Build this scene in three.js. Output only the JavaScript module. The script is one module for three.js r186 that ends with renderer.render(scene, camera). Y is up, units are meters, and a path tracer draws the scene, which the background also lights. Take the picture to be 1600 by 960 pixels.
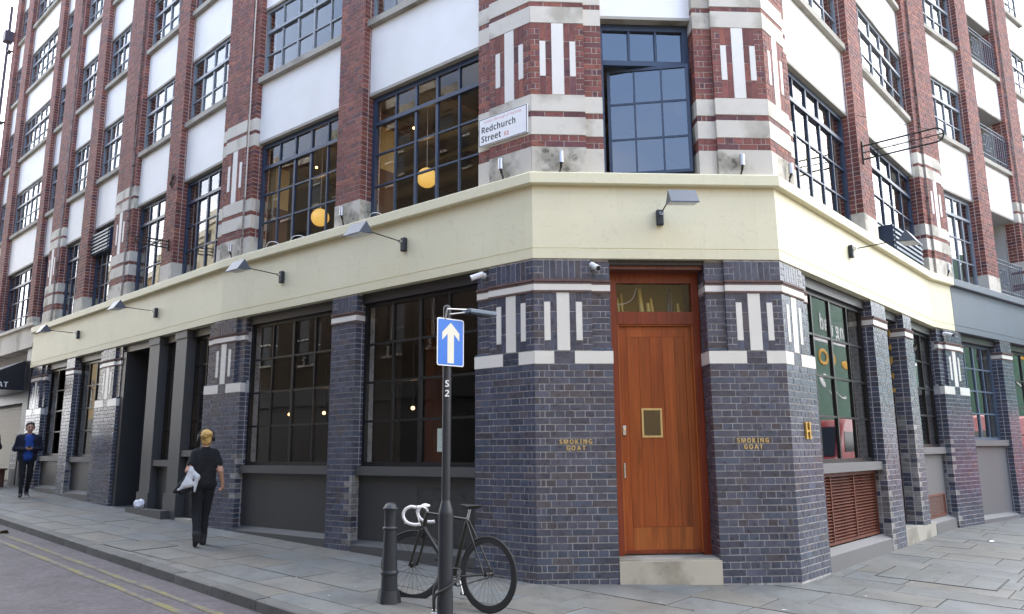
import * as THREE from 'three';
import { mergeGeometries } from 'three/addons/utils/BufferGeometryUtils.js';
import { FontLoader } from 'three/addons/loaders/FontLoader.js';
import { TextGeometry } from 'three/addons/geometries/TextGeometry.js';
import { RoundedBoxGeometry } from 'three/addons/geometries/RoundedBoxGeometry.js';

// ------------------------------------------------------------------ camera, sky, sun, exposure
const scene = new THREE.Scene();
const camera = new THREE.PerspectiveCamera(2 * Math.atan(480 / 1208.68) * 180 / Math.PI, 1024 / 614, 0.1, 900);
camera.position.set(-0.8022, 1.4172, 8.6386);
camera.quaternion.setFromRotationMatrix(new THREE.Matrix4().makeBasis(
  new THREE.Vector3(0.99801242, -0.00786895, 0.06252431),
  new THREE.Vector3(-0.00369869, 0.98314839, 0.18277191),
  new THREE.Vector3(-0.06290889, -0.18263989, 0.9811652)));
scene.add(camera);
const renderer = new THREE.WebGLRenderer({ antialias: true });
renderer.toneMapping = THREE.LinearToneMapping;
renderer.toneMappingExposure = 0.9;
renderer.shadowMap.enabled = true;

function rngOf(seed) { let a = seed >>> 0; return () => { a = (a + 0x6D2B79F5) | 0; let t = Math.imul(a ^ (a >>> 15), 1 | a); t = (t + Math.imul(t ^ (t >>> 7), 61 | t)) ^ t; return ((t ^ (t >>> 14)) >>> 0) / 4294967296; }; }
const hash2 = (x, y, s = 0) => { let h = Math.imul(x | 0, 374761393) + Math.imul(y | 0, 668265263) + Math.imul(s | 0, 2147483647 ^ 0x5bd1e995); h = Math.imul(h ^ (h >>> 13), 1274126177); return ((h ^ (h >>> 16)) >>> 0) / 4294967296; };
function vnoise(x, y, per = 0, s = 0) {   // value noise, tiles with period per
  const xi = Math.floor(x), yi = Math.floor(y), fx = x - xi, fy = y - yi, w = t => per ? ((t % per) + per) % per : t;
  const u = fx * fx * (3 - 2 * fx), v = fy * fy * (3 - 2 * fy);
  const a = hash2(w(xi), w(yi), s), b = hash2(w(xi + 1), w(yi), s), c = hash2(w(xi), w(yi + 1), s), d = hash2(w(xi + 1), w(yi + 1), s);
  return a + (b - a) * u + (c - a) * v + (a - b - c + d) * u * v;
}
function fbm(x, y, oct, per = 0, s = 0) { let t = 0, a = 0.5, n = 0; for (let i = 0; i < oct; i++) { t += a * vnoise(x, y, per, s + i); n += a; a *= 0.5; x *= 2; y *= 2; per *= 2; } return t / n; }
const clamp = (x, a = 0, b = 1) => Math.min(b, Math.max(a, x)), mix = (a, b, t) => a + (b - a) * t, smooth = (a, b, x) => { const t = clamp((x - a) / (b - a)); return t * t * (3 - 2 * t); };

const sunDir = new THREE.Vector3(0.36, 0.68, -0.63).normalize();
{ // hazy spring sky: blue away from the sun with soft broken cloud, white haze round the sun side
  const W = 1024, H = 512, data = new Float32Array(W * H * 4);
  for (let j = 0; j < H; j++) for (let i = 0; i < W; i++) {
    const ph = ((i + 0.5) / W - 0.5) * Math.PI * 2, la = ((j + 0.5) / H - 0.5) * Math.PI, y = Math.sin(la), x = Math.cos(la) * Math.cos(ph), z = Math.cos(la) * Math.sin(ph);
    const yy = Math.max(y, 0), cg = x * sunDir.x + y * sunDir.y + z * sunDir.z;
    const haze = Math.pow(1 - yy, 4), side = smooth(-0.62, -0.02, (x * sunDir.x + z * sunDir.z) / (0.726 * Math.max(Math.hypot(x, z), 0.25)));
    let r = mix(0.82, 2.6, haze), g = mix(1.38, 2.75, haze), b = mix(2.55, 3.0, haze);
    const px = x / (yy + 0.28) * 1.6, pz = z / (yy + 0.28) * 1.6;
    const c = smooth(0.40, 0.70, fbm(px + 1.3, pz + 9.7, 6, 0, 5) + 0.25 * side) * (0.35 + 0.65 * smooth(0.02, 0.25, yy));
    const cl = mix(2.9, 3.2, side);
    r = mix(r, cl, c); g = mix(g, cl, c); b = mix(b, cl * 1.06, c);
    const gl = 3.3 * side + 3.0 * Math.pow(Math.max(cg, 0), 5);
    r += gl; g += gl; b += gl * 0.98;
    if (y < 0) { const k = smooth(0, -0.08, y); r = mix(r, 0.5, k); g = mix(g, 0.5, k); b = mix(b, 0.51, k); }
    const q = (j * W + i) * 4; data[q] = r; data[q + 1] = g; data[q + 2] = b; data[q + 3] = 1;
  }
  const t = new THREE.DataTexture(data, W, H, THREE.RGBAFormat, THREE.FloatType);
  t.mapping = THREE.EquirectangularReflectionMapping; t.magFilter = THREE.LinearFilter; t.minFilter = THREE.LinearFilter; t.needsUpdate = true;
  scene.background = t; scene.environment = t;
}
const sun = new THREE.DirectionalLight(new THREE.Color(1.0, 0.93, 0.82), 4.5);
sun.position.copy(sunDir).multiplyScalar(60); sun.target.position.set(0, 0, 0); sun.castShadow = true;
sun.shadow.mapSize.set(2048, 2048); Object.assign(sun.shadow.camera, { left: -40, right: 40, top: 40, bottom: -40, near: 1, far: 160 });
scene.add(sun, sun.target);

// ------------------------------------------------------------------ helpers
const rng = rngOf(20240611), rnd = (a, b) => a + (b - a) * rng();
const V = (x, y, z) => new THREE.Vector3(x, y, z), rad = d => d * Math.PI / 180;
const taken = {};
function numbered(n) { const k = taken[n] = (taken[n] || 0) + 1; return k === 1 ? n : `${n}_${String(k - 1).padStart(3, '0')}`; }
function mk(geo, mat, name, parent) { const m = new THREE.Mesh(geo, mat); m.name = name; m.castShadow = m.receiveShadow = true; parent.add(m); return m; }
function tag(o, label, category, group, kind) { o.name = numbered(o.name); Object.assign(o.userData, { label, category }); if (group) o.userData.group = group; if (kind) o.userData.kind = kind; return o; }
function thing(name, label, category, pos = [0, 0, 0], turn = 0, group) { const g = new THREE.Group(); g.name = name; g.position.set(...pos); g.rotation.y = turn; scene.add(g); return tag(g, label, category, group); }
function grp(name, parent) { const g = new THREE.Group(); g.name = name; parent.add(g); return g; }

// facade frames: s runs along the wall away from its corner, o outward
function frame(ox, oz, deg, sx, off) {
  const a = rad(deg), X = [Math.cos(a), -Math.sin(a)], N = [Math.sin(a), Math.cos(a)];
  return { sx, off, a, X, N, ox, oz, pt(s, y, o) { const l = sx * (s - off); return V(ox + X[0] * l + N[0] * o, y, oz + X[1] * l + N[1] * o); } };
}
const CW = 2.907, C = frame(0, 0, 0, 1, 0), L1 = frame(0, 0, -42.5, -1, 0), R1 = frame(CW, 0, 44.9, 1, 0);
const l1e = L1.pt(6.6, 0, 0), r1e = R1.pt(6.95, 0, 0);
const L2 = frame(l1e.x, l1e.z, -46.6, -1, 6.6), R2 = frame(r1e.x, r1e.z, 35, 1, 6.95);
const gy = (x, z) => 0.01 - 0.02 * x - 0.0314 * z;

class MB {   // collects faces into one mesh
  constructor() { this.p = []; this.n = []; this.u = []; this.c = []; }
  tri(a, b, c, n, ua, ub, uc, col) { for (const v of [a, b, c]) { this.p.push(v.x, v.y, v.z); this.n.push(n.x, n.y, n.z); this.c.push(col[0], col[1], col[2]); } this.u.push(...ua, ...ub, ...uc); }
  quad(a, b, c, d, col = [1, 1, 1], uv, n) {   // counter-clockwise
    n = n || V(0, 0, 0).crossVectors(b.clone().sub(a), d.clone().sub(a)).normalize();
    const w = a.distanceTo(b), h = a.distanceTo(d); uv = uv || [[0, 0], [w, 0], [w, h], [0, h]];
    this.tri(a, b, c, n, uv[0], uv[1], uv[2], col); this.tri(a, c, d, n, uv[0], uv[2], uv[3], col); return this;
  }
  hexa(P, col = [1, 1, 1], ou = 0, ov = 0, back = true) {   // P: 0..3 front ccw from lower left, 4..7 the same at the back
    const q = (i, j, k, l, u0, v0, u1, v1) => this.quad(P[i], P[j], P[k], P[l], col, [[ou + u0, ov + v0], [ou + u1, ov + v0], [ou + u1, ov + v1], [ou + u0, ov + v1]]);
    const w = P[0].distanceTo(P[1]), h = P[0].distanceTo(P[3]), d = P[0].distanceTo(P[4]), x = P[0].x * 0.7 + P[0].z * 0.7;
    q(0, 1, 2, 3, x, P[0].y, x + w, P[0].y + h); if (back) q(5, 4, 7, 6, x, P[0].y, x + w, P[0].y + h);
    q(1, 5, 6, 2, x, P[0].y, x + d, P[0].y + h); q(4, 0, 3, 7, x, P[0].y, x + d, P[0].y + h);
    q(3, 2, 6, 7, x, P[0].z, x + w, P[0].z + d); q(4, 5, 1, 0, x, P[0].z, x + w, P[0].z + d); return this;
  }
  box(F, s0, s1, y0, y1, o0, o1, col, ou, ov, back) {
    if (o0 > o1) [o0, o1] = [o1, o0]; if ((s0 > s1) !== (F.sx < 0)) [s0, s1] = [s1, s0];
    return this.hexa([F.pt(s0, y0, o1), F.pt(s1, y0, o1), F.pt(s1, y1, o1), F.pt(s0, y1, o1), F.pt(s0, y0, o0), F.pt(s1, y0, o0), F.pt(s1, y1, o0), F.pt(s0, y1, o0)], col, ou, ov, back);
  }
  bar(a, b, r, col = [1, 1, 1], seg = 8, r2 = r) {   // round bar between two points
    const d = b.clone().sub(a), L = d.length(); if (L < 1e-6) return this; d.normalize();
    const e = Math.abs(d.y) > 0.9 ? V(1, 0, 0) : V(0, 1, 0), x = V(0, 0, 0).crossVectors(e, d).normalize(), y = V(0, 0, 0).crossVectors(d, x);
    const ring = (c, rr) => Array.from({ length: seg }, (_, i) => { const t = i / seg * 2 * Math.PI; return { n: x.clone().multiplyScalar(Math.cos(t)).addScaledVector(y, Math.sin(t)), get p() { return c.clone().addScaledVector(this.n, rr); } }; });
    const A = ring(a, r), B = ring(b, r2);
    for (let i = 0; i < seg; i++) {
      const j = (i + 1) % seg, P = [A[i], A[j], B[j], B[i]], u = [[i / seg, 0], [(i + 1) / seg, 0], [(i + 1) / seg, L], [i / seg, L]];
      for (const t of [[0, 1, 2], [0, 2, 3]]) { for (const k of t) { const v = P[k].p; this.p.push(v.x, v.y, v.z); this.n.push(P[k].n.x, P[k].n.y, P[k].n.z); this.u.push(...u[k]); this.c.push(...col); } }
    }
    for (const [R, c, n] of [[A, a, d.clone().negate()], [B, b, d]]) for (let i = 0; i < seg; i++) { const j = (i + 1) % seg; this.tri(c, R[n === d ? i : j].p, R[n === d ? j : i].p, n, [0, 0], [0, 0], [0, 0], col); }
    return this;
  }
  path(pts, r, col, seg = 8) { for (let i = 0; i + 1 < pts.length; i++) this.bar(pts[i], pts[i + 1], r, col, seg); return this; }
  geo(g, col = [1, 1, 1], m) {   // any three geometry
    g = g.index ? g.toNonIndexed() : g.clone(); if (m) g.applyMatrix4(m);
    const p = g.attributes.position, n = g.attributes.normal, u = g.attributes.uv;
    for (let i = 0; i < p.count; i++) { this.p.push(p.getX(i), p.getY(i), p.getZ(i)); this.n.push(n.getX(i), n.getY(i), n.getZ(i)); this.u.push(u ? u.getX(i) : 0, u ? u.getY(i) : 0); this.c.push(...col); }
    return this;
  }
  geometry() {
    const g = new THREE.BufferGeometry();
    g.setAttribute('position', new THREE.Float32BufferAttribute(this.p, 3)); g.setAttribute('normal', new THREE.Float32BufferAttribute(this.n, 3));
    g.setAttribute('uv', new THREE.Float32BufferAttribute(this.u, 2)); g.setAttribute('color', new THREE.Float32BufferAttribute(this.c, 3)); return g;
  }
  build(name, mat, parent) { return mk(this.geometry(), mat, name, parent); }
}
const box1 = (name, mat, parent, F, ...a) => new MB().box(F, ...a).build(name, mat, parent);
// a profile [[o, y], ...] swept along wall nodes with mitred corners
function sweep(nodes, profile, name, mat, parent) {
  const m = new MB(), pts = nodes.map((nd, i) => {
    const F = nd.F, G = nd.G || F, n1 = V(F.N[0], 0, F.N[1]), n2 = V(G.N[0], 0, G.N[1]), k = n1.clone().add(n2).divideScalar(1 + n1.dot(n2)), b = F.pt(nd.s, 0, 0);
    return profile.map(([o, y]) => V(b.x + k.x * o, y, b.z + k.z * o));
  });
  let run = 0;
  for (let i = 0; i + 1 < pts.length; i++) {
    const len = nodes[i].F.pt(nodes[i].s, 0, 0).distanceTo(nodes[i + 1].F.pt(nodes[i + 1].s, 0, 0));
    let v = 0;
    for (let j = 0; j < profile.length; j++) { const q = (j + 1) % profile.length, h = Math.hypot(profile[q][0] - profile[j][0], profile[q][1] - profile[j][1]); m.quad(pts[i][j], pts[i + 1][j], pts[i + 1][q], pts[i][q], [1, 1, 1], [[run, v], [run + len, v], [run + len, v + h], [run, v + h]]); v += h; }
    run += len;
  }
  for (const [e, f] of [[pts[0], 1], [pts[pts.length - 1], 0]]) for (let j = 1; j + 1 < e.length; j++) { const n = V(0, 0, 0).crossVectors(e[j].clone().sub(e[0]), e[j + 1].clone().sub(e[0])).normalize(); m.tri(e[0], e[j], e[j + 1], n, [0, 0], [0, 0], [0, 0], [1, 1, 1]); }
  return m.build(name, mat, parent);
}

// ------------------------------------------------------------------ textures and materials
function tex(size, fn, srgb = true, rep = 1) {   // fn(u, v) -> [r, g, b] 0..1, tiles
  const d = new Uint8Array(size * size * 4);
  for (let j = 0; j < size; j++) for (let i = 0; i < size; i++) { const c = fn(i / size, j / size, i, j), q = (j * size + i) * 4; d[q] = clamp(c[0]) * 255; d[q + 1] = clamp(c[1]) * 255; d[q + 2] = clamp(c[2]) * 255; d[q + 3] = 255; }
  const t = new THREE.DataTexture(d, size, size); t.wrapS = t.wrapT = THREE.RepeatWrapping; t.magFilter = THREE.LinearFilter; t.minFilter = THREE.LinearMipmapLinearFilter; t.generateMipmaps = true;
  if (srgb) t.colorSpace = THREE.SRGBColorSpace; t.repeat.set(rep, rep); t.needsUpdate = true; return t;
}
const grey = v => [v, v, v];
const Tspeck = tex(512, (u, v, i, j) => grey(0.80 + 0.20 * fbm(u * 8, v * 8, 5, 8, 3) - 0.10 * hash2(i, j, 4) - 0.20 * smooth(0.62, 0.8, fbm(u * 24, v * 24, 3, 24, 9))), true, 1.3);
const Tfine = tex(256, (u, v, i, j) => grey(0.5 + 0.35 * (fbm(u * 32, v * 32, 3, 32, 13) - 0.5) + 0.25 * (hash2(i, j, 8) - 0.5)), false, 4);
const Tpaint = tex(512, (u, v, i, j) => { const b = fbm(u * 4, v * 4, 6, 4, 22), c = fbm(u * 16, v * 16, 4, 16, 25), f = 0.945 + 0.05 * b + 0.02 * (c - 0.5) - 0.012 * hash2(i, j, 26); return [f, f * 0.997, f * (0.975 + 0.02 * b)]; }, true, 0.4);
const Tstone = tex(512, (u, v, i, j) => {
  const b = fbm(u * 3, v * 3, 6, 3, 31), st = smooth(0.50, 0.80, fbm(u * 5, v * 5, 6, 5, 33)), g = smooth(0.60, 0.82, fbm(u * 26, v * 26, 4, 26, 35)), f = 0.88 + 0.12 * b - 0.17 * st - 0.09 * g * (0.3 + st) - 0.03 * hash2(i, j, 6);
  return [f, f * (0.99 - 0.01 * st), f * (0.96 - 0.03 * st)];
}, true, 0.55);
const Tfascia = tex(1024, (u, v, i, j) => {   // painted render: patched tones, hairline cracks, small chips, rain marks
  const b = fbm(u * 4, v * 4, 6, 4, 22), pt = hash2(Math.floor(u * 5 + 0.3 * (b - 0.5)), Math.floor(v * 3 + 0.2 * (b - 0.5)), 27), cr = Math.abs(fbm(u * 3, v * 3, 6, 3, 28) - 0.5), cr2 = Math.abs(fbm(u * 2 + 5, v * 7, 5, 0, 29) - 0.52), ch = smooth(0.73, 0.76, fbm(u * 48, v * 48, 3, 48, 30)), rn = smooth(0.60, 0.74, fbm(u * 64, v * 3, 3, 0, 23)) * smooth(0.45, 0.6, fbm(u * 7, v * 5, 3, 0, 24));
  const f = 0.935 + 0.045 * b + 0.018 * (pt - 0.5) - 0.055 * smooth(0.0035, 0.0, cr) * smooth(0.42, 0.6, fbm(u * 6, v * 6, 3, 6, 20)) - 0.045 * smooth(0.003, 0.0, cr2) - 0.025 * ch - 0.016 * rn - 0.012 * hash2(i, j, 26); return [f, f * 0.995, f * (0.965 + 0.02 * b - 0.01 * rn)];
}, true, 0.36);
const Tgrime = tex(512, (u, v, i, j) => {   // sooty, patched stone
  const b = fbm(u * 4, v * 4, 6, 4, 36), st = smooth(0.42, 0.78, fbm(u * 5, v * 5, 6, 5, 37)), p = smooth(0.52, 0.74, fbm(u * 22, v * 22, 5, 22, 38)), f = 0.91 + 0.10 * b - 0.22 * st - 0.22 * p * st - 0.05 * hash2(i, j, 6);
  return [f, f * 0.985, f * (0.955 - 0.03 * st)];
}, true, 0.8);
const gum = (() => { const r = rngOf(99); return Array.from({ length: 70 }, () => [r(), r(), 0.004 + 0.006 * r() * r(), r() < 0.6 ? -0.13 - 0.1 * r() : 0.10]); })();
const Tslab = tex(1024, (u, v, i, j) => {
  let gs = 0; for (const [gx, gz, gr, ga] of gum) { const dx = u - gx, dz = v - gz; if (dx < gr * 2 && dx > -gr * 2 && dz < gr * 2 && dz > -gr * 2) gs += ga * smooth(1.25, 0.8, Math.hypot(dx, dz) / gr + 0.5 * (hash2(i >> 2, j >> 2, 3) - 0.5)); }
  const b = fbm(u * 5, v * 5, 6, 5, 41), d = smooth(0.55, 0.75, fbm(u * 14, v * 14, 4, 14, 42)), g = smooth(0.78, 0.83, fbm(u * 60, v * 60, 2, 60, 43)), w = hash2(Math.floor(u * 90), Math.floor(v * 90), 44) > 0.992 ? 0.14 : 0;
  const f = 0.78 + 0.18 * b - 0.07 * d - 0.10 * g + w + gs + 0.04 * (hash2(i, j, 46) - 0.5), wm = fbm(u * 3, v * 3, 4, 3, 47);
  return [f * (0.97 + 0.06 * wm), f, f * (1.03 - 0.08 * wm)];
}, true, 0.5);
const Tasph = tex(1024, (u, v, i, j) => { const b = fbm(u * 6, v * 6, 5, 6, 51), s = hash2(i, j, 52), f = 0.70 + 0.16 * b + 0.16 * (s - 0.5) + 0.20 * (fbm(u * 64, v * 64, 3, 64, 54) - 0.5) - 0.16 * smooth(0.006, 0.0, Math.abs(fbm(u * 3, v * 3, 6, 3, 55) - 0.47)) + (s > 0.985 ? 0.2 : 0) - 0.05 * smooth(0.5, 0.8, fbm(u * 16, v * 16, 4, 16, 53)); return [f, f * 0.965, f]; }, true, 0.5);
const Twood = tex(1024, (u, v, i, j) => {   // 1 m across, 4 m along the grain (v)
  const V4 = v * 4, w = fbm(u * 6, V4 * 1.1, 4, 0, 61), g = fbm(u * 60 + w * 7, V4 * 1.6, 3, 0, 62), l = fbm(u * 200, V4 * 5, 2, 0, 63), k = smooth(0.56, 0.76, fbm(u * 7 + 3, V4 * 1.3, 4, 0, 64));
  const f = 0.80 + 0.26 * (g - 0.5) + 0.12 * (l - 0.5) + 0.20 * (w - 0.5) - 0.07 * k; return [f, f * (0.90 + 0.16 * w), f * (0.86 + 0.2 * w)];
}, true, 1);
Twood.repeat.set(1, 0.25);
const Tyellow = tex(512, (u, v, i, j) => { const f = fbm(u * 10, v * 10, 5, 10, 71) + 0.25 * (hash2(i, j, 72) - 0.5), k = smooth(0.47, 0.68, f), b = 0.45 + 0.2 * fbm(u * 20, v * 20, 3, 20, 73); return [mix(b, 0.68, k), mix(b * 0.96, 0.65, k), mix(b, 0.40, k)]; }, true, 0.8);

const rgb = (r, g, b) => new THREE.Color().setRGB(r, g, b);
const std = (r, g, b, rough = 0.7, o = {}) => new THREE.MeshStandardMaterial({ color: rgb(r, g, b), roughness: rough, ...o });
const M = {
  blueBrick: new THREE.MeshStandardMaterial({ vertexColors: true, map: Tspeck, roughness: 0.24, bumpMap: Tfine, bumpScale: 0.0009 }),
  redBrick: new THREE.MeshStandardMaterial({ vertexColors: true, map: Tspeck, roughness: 0.72, bumpMap: Tfine, bumpScale: 0.002 }),
  mortar: std(0.62, 0.61, 0.60, 0.95, { map: Tspeck }), mortarWarm: std(0.80, 0.69, 0.61, 0.95, { map: Tspeck }),
  whiteGlaze: std(0.78, 0.76, 0.70, 0.28, { map: Tpaint }), tile: std(0.19, 0.115, 0.10, 0.75, { map: Tspeck }),
  stone: std(0.74, 0.715, 0.66, 0.85, { map: Tstone, bumpMap: Tfine, bumpScale: 0.002 }), stoneDirty: std(0.70, 0.675, 0.62, 0.88, { map: Tgrime, bumpMap: Tfine, bumpScale: 0.003 }), whiteStone: std(0.80, 0.785, 0.74, 0.6, { map: Tpaint }),
  cream: std(0.80, 0.755, 0.545, 0.55, { map: Tfascia, bumpMap: Tfine, bumpScale: 0.0006 }), greyFascia: std(0.135, 0.165, 0.205, 0.5, { map: Tfascia }),
  white: std(0.86, 0.865, 0.86, 0.6, { map: Tpaint }), concrete: std(0.44, 0.425, 0.39, 0.85, { map: Tstone }), soffit: std(0.5, 0.5, 0.49, 0.8, { map: Tpaint }),
  greyPaint: std(0.045, 0.0465, 0.048, 0.42, { map: Tpaint, bumpMap: Tfine, bumpScale: 0.0008 }), greySill: std(0.075, 0.077, 0.08, 0.5, { map: Tpaint }), midGrey: std(0.17, 0.17, 0.175, 0.5, { map: Tpaint }),
  blackFrame: std(0.011, 0.0115, 0.013, 0.35), navyFrame: std(0.035, 0.055, 0.095, 0.38), greyFrame: std(0.22, 0.25, 0.285, 0.42), blueGrey: std(0.10, 0.135, 0.18, 0.42),
  steel: std(0.03, 0.03, 0.034, 0.4), iron: std(0.035, 0.032, 0.03, 0.6, { metalness: 0.3 }), chrome: std(0.75, 0.76, 0.78, 0.22, { metalness: 1 }), brass: std(0.62, 0.45, 0.19, 0.45, { metalness: 0.45 }), gold: std(0.56, 0.34, 0.07, 0.45, { metalness: 0.5 }),
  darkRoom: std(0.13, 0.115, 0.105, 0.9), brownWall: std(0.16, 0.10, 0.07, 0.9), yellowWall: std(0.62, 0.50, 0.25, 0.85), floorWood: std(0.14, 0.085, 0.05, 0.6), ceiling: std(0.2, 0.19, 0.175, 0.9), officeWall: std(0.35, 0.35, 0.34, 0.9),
  door: [0.97, 0.9, 1.05, 0.94, 1.1, 1.0].map(k => std(0.47 * k, 0.10 * k, 0.02 * k, 0.32, { map: Twood, bumpMap: Twood, bumpScale: 0.0012 })), doorFrame: std(0.32, 0.052, 0.02, 0.34, { map: Twood, bumpMap: Twood, bumpScale: 0.001 }), doorKick: std(0.56, 0.15, 0.03, 0.36, { map: Twood }),
  glass: new THREE.MeshPhysicalMaterial({ color: rgb(0.93, 0.96, 0.95), transmission: 1, roughness: 0.012, thickness: 0, ior: 1.95 }),
  clearGlass: new THREE.MeshPhysicalMaterial({ color: rgb(0.95, 0.97, 0.96), transmission: 1, roughness: 0.01, thickness: 0, ior: 1.5 }),
  stepStone: std(0.56, 0.53, 0.45, 0.85, { map: Tstone, bumpMap: Tfine, bumpScale: 0.003 }),
  blueGlass: new THREE.MeshPhysicalMaterial({ color: rgb(0.55, 0.6, 0.62), transmission: 1, roughness: 0.012, thickness: 0, ior: 2.35 }),
  slab: [[0.19, 0.197, 0.197], [0.182, 0.19, 0.19], [0.198, 0.205, 0.204], [0.202, 0.20, 0.188], [0.187, 0.196, 0.20], [0.206, 0.203, 0.192]].map(c => std(...c, 0.62, { map: Tslab, bumpMap: Tslab, bumpScale: 0.0015 })),
  joint: std(0.10, 0.10, 0.10, 0.95, { map: Tspeck }), kerb: [[0.145, 0.152, 0.157], [0.162, 0.169, 0.173], [0.132, 0.138, 0.142]].map(c => std(...c, 0.75, { map: Tslab, bumpMap: Tslab, bumpScale: 0.003 })),
  asphalt: std(0.148, 0.145, 0.149, 0.85, { map: Tasph, bumpMap: Tasph, bumpScale: 0.006 }), yellow: std(0.40, 0.40, 0.37, 0.8, { map: Tyellow }),
  louvre: std(0.25, 0.085, 0.055, 0.5, { map: Twood }), postPaint: std(0.022, 0.026, 0.032, 0.42, { bumpMap: Tfine, bumpScale: 0.0015 }), whitePlastic: std(0.78, 0.78, 0.78, 0.4), lampShade: std(0.085, 0.105, 0.135, 0.4), rubber: std(0.018, 0.018, 0.018, 0.7), silver: std(0.55, 0.55, 0.56, 0.3, { metalness: 0.8 }),
};
const font = await new FontLoader().loadAsync('fonts/droid/droid_sans_bold.typeface.json');
function letters(str, size, depth, track = 0) {   // centred text geometry in the xy plane, spaced by track
  const m = new MB(); let x = 0; const gs = [];
  for (const ch of str) { if (ch === ' ') { x += size * 0.35 + track; continue; } const g = new TextGeometry(ch, { font, size, depth, curveSegments: 4, bevelEnabled: false }); g.computeBoundingBox(); const bb = g.boundingBox; g.translate(x - bb.min.x, 0, 0); x += bb.max.x - bb.min.x + size * 0.16 + track; gs.push(g); }
  for (const g of gs) { g.translate(-(x - track - size * 0.16) / 2, 0, 0); } return gs;
}
// matrix that stands a xy-plane shape on a facade frame at (s, y, o)
function onWall(F, s, y, o) { const p = F.pt(s, y, o); return new THREE.Matrix4().makeRotationY(F.a).setPosition(p.x, p.y, p.z); }

// ------------------------------------------------------------------ ground: road, pavement slabs, kerb
const kd = V(-0.6857, 0, -0.7279), K0 = V(-2.756, 0, 0.768);
const kerbPts = [];   // top front edge of the kerb, from the far left round the corner to the far right
for (let d = 27; d >= -4.5; d -= 0.9) kerbPts.push(K0.clone().addScaledVector(kd, d));
{ const e = kerbPts[kerbPts.length - 1], c = V(e.x + 3.2 * 0.7279, 0, e.z - 3.2 * 0.6857), a0 = Math.atan2(0.6857, -0.7279);
  for (let i = 1; i <= 6; i++) { const a = a0 - i / 6 * (a0 - Math.atan2(0.708, 0.706)); kerbPts.push(V(c.x + 3.2 * Math.cos(a), 0, c.z + 3.2 * Math.sin(a))); }
  const q = kerbPts[kerbPts.length - 1].clone(); for (let d = 0.9; d < 30; d += 0.9) kerbPts.push(V(q.x + 0.708 * d, 0, q.z - 0.706 * d)); }
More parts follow.
